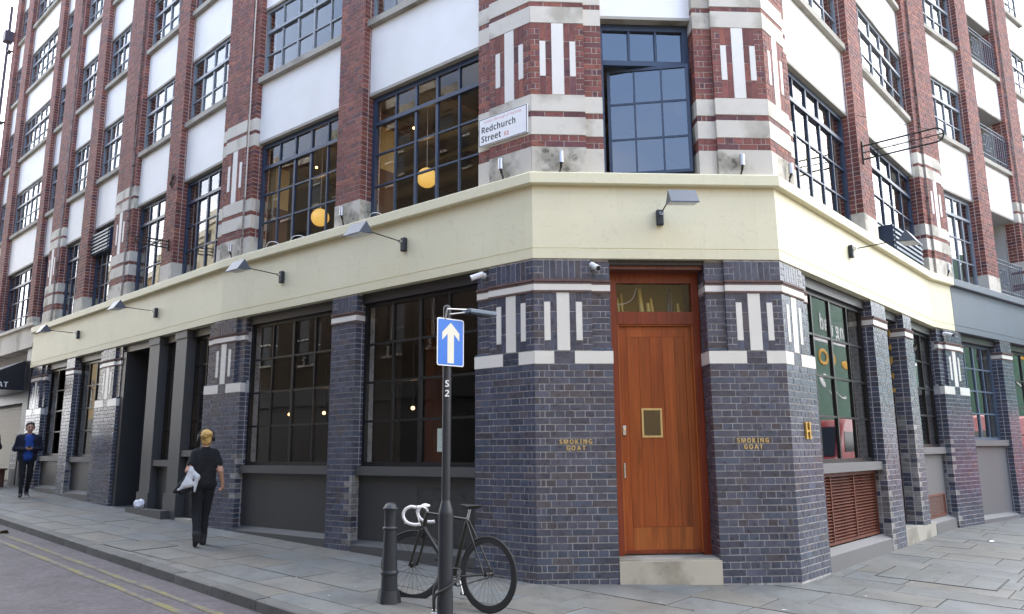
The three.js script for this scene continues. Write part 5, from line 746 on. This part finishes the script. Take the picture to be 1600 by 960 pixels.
// ------------------------------------------------------------------ people: smooth joined tapered bones, meshed by surface nets
function surfaceNet(prims, cell, k) {
  let lo = V(1e9, 1e9, 1e9), hi = V(-1e9, -1e9, -1e9);
  for (const p of prims) { const e = p.e ? Math.max(p.r.x, p.r.y, p.r.z) : Math.max(p.ra, p.rb); for (const q of p.e ? [p.e] : [p.a, p.b]) { lo.min(q.clone().addScalar(-e - cell * 3)); hi.max(q.clone().addScalar(e + cell * 3)); } }
  const n = [0, 1, 2].map(i => Math.ceil((hi.getComponent(i) - lo.getComponent(i)) / cell) + 1), N = n[0] * n[1] * n[2], f = new Float32Array(N), id = new Int16Array(N), at = (x, y, z) => x + n[0] * (y + n[1] * z);
  const P = prims.map(p => p.e ? { s: 1, x: p.e.x, y: p.e.y, z: p.e.z, rx: p.r.x, ry: p.r.y, rz: p.r.z, m: Math.min(p.r.x, p.r.y, p.r.z), paint: p.paint } : (() => { const d = p.b.clone().sub(p.a); return { s: 0, x: p.a.x, y: p.a.y, z: p.a.z, dx: d.x, dy: d.y, dz: d.z, l2: Math.max(d.lengthSq(), 1e-9), ra: p.ra, rb: p.rb }; })());
  for (let z = 0; z < n[2]; z++) for (let y = 0; y < n[1]; y++) for (let x = 0; x < n[0]; x++) {
    const px = lo.x + x * cell, py = lo.y + y * cell, pz = lo.z + z * cell; let d = 1e9, best = 1e9, bi = 0;
    for (let i = 0; i < P.length; i++) {
      const q = P[i], ax = px - q.x, ay = py - q.y, az = pz - q.z; let e;
      if (q.s) { const l = Math.hypot(ax / q.rx, ay / q.ry, az / q.rz), g = Math.hypot(ax / (q.rx * q.rx), ay / (q.ry * q.ry), az / (q.rz * q.rz)); e = l < 1e-5 ? -q.m : l * (l - 1) / g; }
      else { let t = (ax * q.dx + ay * q.dy + az * q.dz) / q.l2; t = t < 0 ? 0 : t > 1 ? 1 : t; e = Math.hypot(ax - q.dx * t, ay - q.dy * t, az - q.dz * t) - (q.ra + (q.rb - q.ra) * t); }
      if (q.paint) { if (e < 0) { best = -9; bi = i; } continue; }
      if (e < best) { best = e; bi = i; }
      const h = Math.max(k - Math.abs(d - e), 0) / k; d = Math.min(d, e) - h * h * k * 0.25;
    }
    const q = at(x, y, z); f[q] = d; id[q] = bi;
  }
  const vi = new Int32Array(N).fill(-1), pos = [], col = [], idx = [];
  const E = [[0, 1], [2, 3], [4, 5], [6, 7], [0, 2], [1, 3], [4, 6], [5, 7], [0, 4], [1, 5], [2, 6], [3, 7]];
  for (let z = 0; z + 1 < n[2]; z++) for (let y = 0; y + 1 < n[1]; y++) for (let x = 0; x + 1 < n[0]; x++) {
    const c = [], v = []; for (let i = 0; i < 8; i++) { c.push(at(x + (i & 1), y + ((i >> 1) & 1), z + (i >> 2))); v.push(f[c[i]]); }
    let neg = 0; for (const w of v) if (w < 0) neg++; if (!neg || neg === 8) continue;
    let sx = 0, sy = 0, sz = 0, m = 0; for (const [a, b] of E) if ((v[a] < 0) !== (v[b] < 0)) { const t = v[a] / (v[a] - v[b]); sx += mix(a & 1, b & 1, t); sy += mix((a >> 1) & 1, (b >> 1) & 1, t); sz += mix(a >> 2, b >> 2, t); m++; }
    vi[at(x, y, z)] = pos.length / 3; pos.push(lo.x + (x + sx / m) * cell, lo.y + (y + sy / m) * cell, lo.z + (z + sz / m) * cell);
    let bi = 0, bd = 1e9; for (let i = 0; i < 8; i++) if (Math.abs(v[i]) < bd) { bd = Math.abs(v[i]); bi = id[c[i]]; } col.push(...prims[bi].c);
  }
  for (let z = 1; z + 1 < n[2]; z++) for (let y = 1; y + 1 < n[1]; y++) for (let x = 1; x + 1 < n[0]; x++) {
    const a = f[at(x, y, z)] < 0; for (const [dx, dy, dz, u, w] of [[1, 0, 0, [0, 1, 0], [0, 0, 1]], [0, 1, 0, [0, 0, 1], [1, 0, 0]], [0, 0, 1, [1, 0, 0], [0, 1, 0]]]) {
      const b = f[at(x + dx, y + dy, z + dz)] < 0; if (a === b) continue;
      const g = (i, j) => vi[at(x - u[0] * i - w[0] * j, y - u[1] * i - w[1] * j, z - u[2] * i - w[2] * j)], q = [g(1, 1), g(0, 1), g(0, 0), g(1, 0)]; if (q.some(t => t < 0)) continue;
      if (a) idx.push(q[0], q[1], q[2], q[0], q[2], q[3]); else idx.push(q[0], q[2], q[1], q[0], q[3], q[2]);
    }
  }
  const g = new THREE.BufferGeometry(); g.setAttribute('position', new THREE.Float32BufferAttribute(pos, 3)); g.setAttribute('color', new THREE.Float32BufferAttribute(col, 3)); g.setIndex(idx); g.computeVertexNormals(); return g;
}
const cap = (a, b, ra, rb, c) => ({ a: V(...a), b: V(...b), ra, rb, c }), ell = (e, r, c, paint) => ({ e: V(...e), r: V(...r), c, paint });
function hand(w, dir, nrm, skin, curl, mirror = 1) {
  const d = V(...dir).normalize(), n = V(...nrm); n.addScaledVector(d, -n.dot(d)).normalize(); const t = V(0, 0, 0).crossVectors(d, n).multiplyScalar(mirror), W = V(...w), at = (a, b, c) => W.clone().addScaledVector(d, a).addScaledVector(t, b).addScaledVector(n, c), out = [], cp = (a, b, r, q) => out.push({ a, b, ra: r, rb: q, c: skin });
  for (const k of [-0.026, -0.009, 0.009, 0.026]) cp(at(0.0, k * 0.6, 0), at(0.078, k, 0), 0.014, 0.0115);
  [[-0.028, 0.058], [-0.0095, 0.066], [0.0095, 0.071], [0.028, 0.062]].forEach(([k, L]) => { let p = at(0.08, k, 0), a = curl * 0.5; for (const s of [0.45, 0.32, 0.23]) { const q = p.clone().addScaledVector(d, Math.cos(a) * L * s).addScaledVector(n, Math.sin(a) * L * s); cp(p, q, 0.0092, 0.008); p = q; a += curl * 0.55; } });
  const b = at(0.018, 0.03, 0.004), m = at(0.05, 0.052, 0.016), e = at(0.076, 0.05, 0.03); cp(b, m, 0.0115, 0.0105); cp(m, e, 0.0105, 0.0085);
  return surfaceNet(out, 0.0045, 0.004);
}
const skinMat = new THREE.MeshStandardMaterial({ vertexColors: true, roughness: 0.92 }), hairMat = c => std(...c, 0.6);
function person(label, pos, turn, sc, body, head, hands, group) {
  const t = thing('person', label, 'person', pos, turn, group); t.scale.setScalar(sc);
  const bg = surfaceNet(body, 0.0115, 0.03); { const a = bg.attributes.position, nn = bg.attributes.normal; for (let i = 0; i < a.count; i++) { const x = a.getX(i), y = a.getY(i), z = a.getZ(i), k = y > 0.16 ? 0.022 * (fbm(x * 16 + y * 7 + 3, y * 9 - z * 13 + x * 5, 3, 0, 57) - 0.5) : 0; a.setXYZ(i, x + nn.getX(i) * k, y + nn.getY(i) * k * 0.4, z + nn.getZ(i) * k); } bg.computeVertexNormals(); }
  const gs = [bg, surfaceNet(head, 0.0065, 0.014), ...hands].map(g => { g.deleteAttribute('uv'); return g; }); mk(mergeGeometries(gs), skinMat, 'body', t); return t;
}
const skin = [0.52, 0.30, 0.215], blackC = [0.007, 0.007, 0.010];
function headPrims(y, z, sk, face) {
  const p = [cap([0, y - 0.17, z - 0.03], [0, y - 0.08, z - 0.01], 0.052, 0.05, sk), ell([0, y, z], [0.075, 0.102, 0.092], sk), ell([0, y - 0.055, z + 0.025], [0.055, 0.06, 0.06], sk), ell([0.076, y - 0.005, z - 0.005], [0.012, 0.028, 0.02], sk), ell([-0.076, y - 0.005, z - 0.005], [0.012, 0.028, 0.02], sk)];
  if (face) { p.push(cap([0, y + 0.01, z + 0.088], [0, y - 0.028, z + 0.108], 0.009, 0.015, sk), ell([0, y - 0.052, z + 0.09], [0.026, 0.008, 0.014], [0.36, 0.13, 0.11]));
    for (const s of [-1, 1]) p.push(ell([s * 0.03, y + 0.005, z + 0.084], [0.016, 0.008, 0.02], [0.03, 0.02, 0.02], true), ell([s * 0.03, y + 0.028, z + 0.084], [0.02, 0.006, 0.022], [0.035, 0.02, 0.015], true)); }
  return p;
}
{ // woman walking away with a folded jacket
  const B = blackC, tr = [0.007, 0.008, 0.012], bt = [0.02, 0.02, 0.022];
  const body = [cap([0.06, 0.88, 0], [-0.06, 0.88, 0], 0.105, 0.105, tr), cap([0.08, 0.86, -0.01], [0.075, 0.49, 0.0], 0.092, 0.062, tr), cap([0.075, 0.49, 0.0], [0.06, 0.14, -0.16], 0.06, 0.046, tr), cap([-0.08, 0.86, 0.0], [-0.06, 0.49, 0.10], 0.092, 0.062, tr), cap([-0.06, 0.49, 0.10], [-0.05, 0.11, 0.14], 0.06, 0.046, tr),
    cap([0.06, 0.17, -0.165], [0.06, 0.10, -0.165], 0.05, 0.042, bt), cap([0.06, 0.09, -0.165], [0.062, 0.03, -0.02], 0.042, 0.034, bt), cap([-0.05, 0.15, 0.135], [-0.05, 0.05, 0.12], 0.05, 0.042, bt), cap([-0.05, 0.045, 0.11], [-0.058, 0.033, 0.26], 0.042, 0.034, bt),
    cap([0.06, 0.88, -0.005], [0.06, 1.22, -0.005], 0.112, 0.098, B), cap([-0.06, 0.88, -0.005], [-0.06, 1.22, -0.005], 0.112, 0.098, B), cap([0.10, 1.30, 0], [-0.10, 1.30, 0], 0.07, 0.07, B), cap([0, 1.30, 0], [0, 1.37, 0], 0.09, 0.06, B),
    cap([0.13, 1.305, 0], [0.175, 1.16, -0.03], 0.064, 0.066, B), cap([0.17, 1.17, -0.03], [0.215, 1.06, -0.06], 0.045, 0.04, skin), cap([0.215, 1.06, -0.06], [0.14, 0.985, 0.13], 0.039, 0.028, skin),
    cap([-0.13, 1.305, 0], [-0.185, 1.15, -0.03], 0.064, 0.066, B), cap([-0.175, 1.17, -0.03], [-0.215, 1.06, -0.06], 0.045, 0.04, skin), cap([-0.215, 1.06, -0.06], [-0.262, 0.88, 0.02], 0.039, 0.028, skin)];
  const hd = headPrims(1.53, 0.02, [0.58, 0.36, 0.27], true), t = person('person in black T-shirt and trousers walking away with headphones and a folded jacket', [-4.36, gy(-4.36, -2.5), -2.5], rad(180 + 22), 0.95, body, hd, [hand([-0.265, 0.87, 0.025], [-0.12, -0.85, 0.35], [0.6, -0.1, 0.5], skin, 1.5), hand([0.135, 0.98, 0.135], [-0.6, -0.35, 0.6], [0, -0.6, -0.5], skin, 1.2, -1)]);
  const hc = [0.55, 0.36, 0.12]; const hair = surfaceNet([ell([0, 1.555, 0.0], [0.084, 0.095, 0.098], hc), ell([0, 1.50, -0.035], [0.074, 0.085, 0.062], hc), ell([0.012, 1.575, -0.10], [0.052, 0.05, 0.046], hc), ell([-0.045, 1.585, -0.085], [0.035, 0.03, 0.03], [0.62, 0.43, 0.17]), ell([0.04, 1.54, -0.095], [0.03, 0.035, 0.03], [0.36, 0.21, 0.07])], 0.007, 0.012); { const a = hair.attributes.position, nn = hair.attributes.normal; for (let i = 0; i < a.count; i++) { const k = 0.03 * (fbm(a.getX(i) * 70, a.getY(i) * 60 + a.getZ(i) * 45, 3, 0, 17) - 0.5); a.setXYZ(i, a.getX(i) + nn.getX(i) * k, a.getY(i) + nn.getY(i) * k, a.getZ(i) + nn.getZ(i) * k); } hair.computeVertexNormals(); } mk(hair, new THREE.MeshStandardMaterial({ vertexColors: true, roughness: 0.6 }), 'hair', t);
  const hp = grp('headphones', t); const arc = new THREE.TorusGeometry(0.108, 0.012, 8, 24, Math.PI); arc.translate(0, 1.545, 0.015); mk(arc, M.rubber, 'headband', hp); for (const s of [-1, 1]) { const c = new THREE.CylinderGeometry(0.05, 0.052, 0.036, 18); c.rotateZ(Math.PI / 2); c.translate(s * 0.102, 1.525, 0.01); mk(c, M.rubber, 'ear_cup', hp); }
  // jacket held under the arm: pale lining folded over black cloth
  const j = thing('folded_jacket', 'folded jacket with pale lining hanging from the arm of the walking person', 'jacket', t.position.toArray(), t.rotation.y); j.scale.setScalar(0.95);
  const fold = (prims, c, name) => { const g = surfaceNet(prims, 0.008, 0.05), a = g.attributes.position, nn = g.attributes.normal; for (let i = 0; i < a.count; i++) { const k = 0.03 * (Math.abs(fbm(a.getX(i) * 18 + 2, a.getY(i) * 7 + a.getZ(i) * 9, 3, 0, 63) - 0.5) - 0.12); a.setXYZ(i, a.getX(i) + nn.getX(i) * k, a.getY(i) + nn.getY(i) * k, a.getZ(i) + nn.getZ(i) * k); } g.computeVertexNormals(); mk(g, new THREE.MeshStandardMaterial({ vertexColors: true, roughness: 0.9 }), name, j); }, wh = [0.50, 0.52, 0.54];
  fold([cap([0.185, 1.09, -0.10], [0.10, 0.97, -0.145], 0.022, 0.03, wh), cap([0.10, 0.97, -0.145], [0.125, 0.775, -0.165], 0.032, 0.018, wh), cap([0.185, 1.09, -0.10], [0.20, 0.86, -0.15], 0.022, 0.03, wh), cap([0.20, 0.88, -0.15], [0.335, 0.80, -0.13], 0.034, 0.02, wh), cap([0.19, 1.04, -0.11], [0.27, 0.87, -0.13], 0.022, 0.03, wh)], wh, 'lining');
  fold([cap([0.22, 0.98, -0.085], [0.30, 0.84, -0.09], 0.04, 0.045, blackC), cap([0.30, 0.84, -0.09], [0.375, 0.775, -0.09], 0.045, 0.03, blackC), cap([0.16, 0.83, -0.12], [0.29, 0.765, -0.11], 0.035, 0.04, blackC)], blackC, 'shell');
}
function walker(label, pos, turn, sc, o) {   // facing +z, hands together at the waist
  const { coat, tee, leg, shoe } = o;
  const body = [cap([0.075, 0.92, 0], [-0.075, 0.92, 0], 0.108, 0.108, leg), cap([0.085, 0.91, 0], [0.085, 0.5, -0.03], 0.088, 0.06, leg), cap([0.085, 0.5, -0.03], [0.07, 0.12, -0.2], 0.056, 0.044, leg), cap([-0.085, 0.91, 0], [-0.075, 0.5, 0.09], 0.088, 0.06, leg), cap([-0.075, 0.5, 0.09], [-0.07, 0.11, 0.12], 0.056, 0.044, leg),
    cap([0.07, 0.08, -0.21], [0.085, 0.03, -0.06], 0.042, 0.034, shoe), cap([-0.07, 0.05, 0.1], [-0.085, 0.036, 0.27], 0.043, 0.036, shoe),
    cap([0.085, 0.90, -0.01], [0.1, 1.28, -0.01], 0.105, 0.118, coat), cap([-0.085, 0.90, -0.01], [-0.1, 1.28, -0.01], 0.105, 0.118, coat), cap([0, 0.93, 0.07], [0, 1.36, 0.06], 0.092, 0.09, tee), cap([0.155, 1.37, 0], [-0.155, 1.37, 0], 0.078, 0.078, coat), cap([0.06, 1.42, -0.03], [-0.06, 1.42, -0.03], 0.06, 0.06, coat),
    cap([0.19, 1.37, 0], [0.255, 1.11, -0.03], 0.075, 0.058, coat), cap([0.255, 1.11, -0.03], [0.07, 1.10, 0.20], 0.056, 0.04, coat), cap([-0.19, 1.37, 0], [-0.255, 1.11, -0.03], 0.075, 0.058, coat), cap([-0.255, 1.11, -0.03], [-0.07, 1.10, 0.20], 0.056, 0.04, coat)];
  if (o.white) for (const s of [[0.085, 0.018, -0.13], [-0.08, 0.014, 0.19]]) body.push(cap([s[0], s[1], s[2] - 0.07], [s[0], s[1], s[2] + 0.08], 0.03, 0.03, [0.7, 0.7, 0.68]));
  const t = person(label, pos, turn, sc, body, headPrims(1.60, 0.03, o.skin || skin, true), [hand([0.066, 1.10, 0.205], [-0.75, 0.05, 0.35], [0, 0.8, -0.4], skin, 0.8), hand([-0.066, 1.10, 0.205], [0.75, 0.05, 0.35], [0, 0.8, -0.4], skin, 0.8, -1)]);
  const hc = o.hair, hair = surfaceNet([ell([0, 1.67, -0.005], [0.086, 0.068, 0.092], hc), ell([0, 1.61, -0.045], [0.086, 0.10, 0.066], hc), ell([0.072, 1.62, -0.01], [0.026, 0.06, 0.045], hc), ell([-0.072, 1.62, -0.01], [0.026, 0.06, 0.045], hc), ell([0.03, 1.70, 0.045], [0.045, 0.03, 0.036], hc), ell([-0.035, 1.695, 0.045], [0.045, 0.03, 0.036], hc)], 0.008, 0.015); { const a = hair.attributes.position, nn = hair.attributes.normal; for (let i = 0; i < a.count; i++) { const k = 0.03 * (fbm(a.getX(i) * 45 + 3, a.getY(i) * 45 + a.getZ(i) * 40, 3, 0, 19) - 0.5); a.setXYZ(i, a.getX(i) + nn.getX(i) * k, a.getY(i) + nn.getY(i) * k, a.getZ(i) + nn.getZ(i) * k); } hair.computeVertexNormals(); } mk(hair, hairMat(hc), 'hair', t);
  return t;
}
{ const x = -10.3, z = -9.2, t = walker('person in navy hooded jacket and blue T-shirt walking while looking at hands', [x, gy(x, z), z], rad(33), 0.93, { coat: [0.012, 0.014, 0.028], tee: [0.02, 0.07, 0.32], leg: [0.01, 0.01, 0.014], shoe: [0.05, 0.05, 0.055], white: true, hair: [0.045, 0.022, 0.014] });
  const ph = thing('mobile_phone', 'dark mobile phone held in both hands by the person in the blue T-shirt', 'phone', t.position.toArray(), t.rotation.y); ph.scale.setScalar(0.93); const b = new RoundedBoxGeometry(0.07, 0.008, 0.14, 2, 0.003); b.rotateX(-0.7); b.translate(0, 1.125, 0.255); mk(b, M.blackFrame, 'case', ph); for (const s of [-1, 1]) new MB().bar(V(s * 0.075, 1.36, 0.105), V(s * 0.06, 0.95, 0.115), 0.006, [1, 1, 1], 6).build('hood_cord', std(0.03, 0.12, 0.4, 0.7), t); }
{ const q = [-11.2, -9.2]; walker('person in black clothes at the edge of the pavement near the bench', [q[0], gy(...q), q[1]], rad(-140), 0.95, { coat: [0.01, 0.01, 0.012], tee: [0.01, 0.01, 0.012], leg: [0.01, 0.01, 0.012], shoe: [0.02, 0.02, 0.02], hair: [0.03, 0.02, 0.015] }); }

// ------------------------------------------------------------------ across the streets, seen in the panes and shading them
function terrace(F, s0, s1, out, h, floors, wall, label, ground) {
  const t = thing('terrace_building', label, 'building', [0, 0, 0], 0, 'buildings facing the corner across the street'), n = Math.max(2, Math.round((s1 - s0) / 2.3)), m = new MB(), fh = (h - 3.6) / floors, w = (s1 - s0) / n;
  m.box(F, s0, s1, -2, h, out + 0.35, out + 8); for (let k = 0; k < floors; k++) { const y = 3.6 + k * fh; m.box(F, s0, s1, y, y + fh * 0.3, out, out + 0.35); m.box(F, s0, s1, y + fh * 0.88, y + fh, out, out + 0.35); for (let i = 0; i <= n; i++) { const c = s0 + i * w; m.box(F, Math.max(s0, c - w * 0.27), Math.min(s1, c + w * 0.27), y + fh * 0.3, y + fh * 0.88, out, out + 0.35); } } m.build('wall', wall, t);
  box1('parapet', M.stone, t, F, s0, s1, h, h + 0.35, out - 0.08, out + 0.5); box1('shopfront', ground, t, F, s0, s1, -1, 3.0, out, out + 0.35); box1('shop_fascia', M.greyPaint, t, F, s0, s1, 3.0, 3.6, out - 0.12, out + 0.35);
  for (let k = 0; k < floors; k++) for (let i = 0; i < n; i++) { const y = 3.6 + k * fh, a = s0 + (i + 0.27) * w, b = s0 + (i + 0.73) * w, g = grp('window', t), f = new MB(), y0 = y + fh * 0.3, y1 = y + fh * 0.88; f.box(F, a, a + 0.06, y0, y1, out + 0.12, out + 0.2); f.box(F, b - 0.06, b, y0, y1, out + 0.12, out + 0.2); f.box(F, a, b, (y0 + y1) / 2 - 0.03, (y0 + y1) / 2 + 0.03, out + 0.13, out + 0.19); f.box(F, a, b, y1 - 0.06, y1, out + 0.125, out + 0.2); f.build('frame', M.white, g); box1('pane', std(0.03, 0.035, 0.04, 0.1), g, F, a, b, y0, y1, out + 0.2, out + 0.22); box1('sill', M.stone, g, F, a - 0.06, b + 0.06, y0 - 0.08, y0, out - 0.06, out + 0.12); }
}
const dark1 = std(0.12, 0.055, 0.042, 0.9, { map: Tspeck }), dark2 = std(0.13, 0.095, 0.06, 0.9, { map: Tspeck }), stock = std(0.42, 0.31, 0.16, 0.9, { map: Tspeck }), stock2 = std(0.34, 0.26, 0.16, 0.9, { map: Tspeck }), redb = std(0.26, 0.11, 0.075, 0.9, { map: Tspeck }), rend = std(0.62, 0.58, 0.46, 0.85, { map: Tstone });
[[-1, 7.5, 8.6, 2, dark1, 'red brick terrace across the side street, next to the junction'], [7.5, 21.5, 12.6, 3, dark2, 'brown stock brick terrace across the side street'], [21.5, 30, 12.2, 3, stock, 'yellow stock brick warehouse across the side street'], [30, 40, 13.2, 4, rend, 'pale rendered building far along the side street'], [40, 56, 12.4, 3, stock, 'yellow brick building at the far end of the side street']].forEach(a => terrace(L1, a[0], a[1], 9.6, a[2], a[3], a[4], a[5], M.greyPaint));
[[-14, 2, 8.6, 2, stock2, 'low brown brick building across the high street'], [2, 20, 7.4, 2, rend, 'low rendered building across the high street'], [20, 48, 6.8, 2, redb, 'low red brick row far across the high street']].forEach(a => terrace(R1, a[0], a[1], 25, a[2], a[3], a[4], a[5], M.greyPaint));
{ const J0 = frame(-4, 21, 180, 1, 0); terrace(J0, -16, 4, 0, 8.8, 2, stock, 'yellow brick building facing the wooden door from across the junction', M.greyPaint); }
{ // green hoarding with white lettering, mirrored in the right-hand window
  const t = thing('green_hoarding', 'tall green hoarding with white and orange lettering mirrored in the window above the slatted vent', 'hoarding'), F = R1, o = 7.2; box1('board', std(0.008, 0.105, 0.055, 0.5), t, F, 15, 50, -1, 8.2, o, o + 0.1); for (let s = 15.5; s < 50; s += 3) box1('post', M.iron, t, F, s, s + 0.1, -1, 7.6, o + 0.1, o + 0.25);
  const S = (() => { const p = F.pt(22.5, 0, o - 0.012); return frame(p.x, p.z, 44.9 + 180, 1, 0); })(); const put2 = (str, x, y, size, mat) => letters(str, size, 0.01).forEach(g => { g.applyMatrix4(onWall(S, x, y, 0)); mk(g, mat, 'letter', t); });
  put2('ing road', -1.25, 6.0, 0.62, M.whitePlastic); const or = std(0.75, 0.38, 0.02, 0.6), mark = (g, x, y, m, nm) => { g.applyMatrix4(onWall(S, x, y, 0)); mk(g, m, nm, t); };
  mark(new THREE.TorusGeometry(0.34, 0.09, 8, 28).scale(1.3, 0.8, 0.2), -0.2, 5.0, or, 'orange_mark'); mark(new THREE.SphereGeometry(0.42, 20, 10).scale(1.3, 0.42, 0.05), -1.9, 4.85, or, 'orange_mark'); mark(new THREE.SphereGeometry(0.4, 20, 10).scale(1.0, 0.4, 0.05).rotateZ(0.5), -0.4, 4.1, M.whitePlastic, 'leaf_mark'); mark(new THREE.TorusGeometry(0.5, 0.06, 8, 24, 2.4).scale(1.6, 0.5, 0.2).rotateZ(3.5), -1.7, 3.75, M.whitePlastic, 'swash_mark');
  box1('white_stripe', M.whitePlastic, t, F, 15, 50, 5.62, 5.74, o - 0.015, o);
}
{ // red van parked at the kerb of the high street
  const c = R1.pt(17.3, 0, 5.4), t = thing('red_van', 'red van parked at the kerb, mirrored in the window above the slatted vent', 'van', [c.x, gy(c.x, c.z) - 0.1, c.z], rad(44.9)), red = new THREE.MeshPhysicalMaterial({ color: rgb(0.5, 0.008, 0.025), roughness: 0.35, clearcoat: 1, clearcoatRoughness: 0.08 });
  const sh = new THREE.Shape(); sh.moveTo(-2.3, 0.35); sh.lineTo(-2.35, 1.0); sh.lineTo(-1.9, 1.35); sh.quadraticCurveTo(-1.5, 2.3, -1.1, 2.42); sh.lineTo(2.2, 2.5); sh.quadraticCurveTo(2.4, 2.45, 2.4, 2.2); sh.lineTo(2.42, 0.4); sh.lineTo(-2.3, 0.35); const bg = new THREE.ExtrudeGeometry(sh, { depth: 1.7, bevelEnabled: true, bevelSize: 0.1, bevelThickness: 0.12, bevelSegments: 4 }); bg.translate(0, 0, -0.85); mk(bg, red, 'body', t);
  const gl = std(0.02, 0.025, 0.03, 0.08); for (const z of [-1, 1]) mk(new THREE.BoxGeometry(1.0, 0.6, 0.02).translate(-1.0, 1.75, z * 0.972), gl, 'side_window', t); const ws = new THREE.BoxGeometry(0.02, 0.95, 1.5); ws.rotateZ(-0.42); ws.translate(-1.80, 1.85, 0); mk(ws, gl, 'windscreen', t); for (const z of [-0.6, 0.6]) mk(new THREE.BoxGeometry(0.05, 0.18, 0.3).translate(-2.45, 0.85, z), M.whitePlastic, 'headlight', t);
  for (const x of [-1.5, 1.5]) for (const z of [-0.85, 0.85]) { const w = grp('wheel', t); w.position.set(x, 0.34, z); const ty = new THREE.TorusGeometry(0.25, 0.09, 10, 24); mk(ty, M.rubber, 'tyre', w); const rm = new THREE.CylinderGeometry(0.2, 0.2, 0.12, 18); rm.rotateX(Math.PI / 2); mk(rm, M.silver, 'rim', w); }
}
renderer.render(scene, camera);
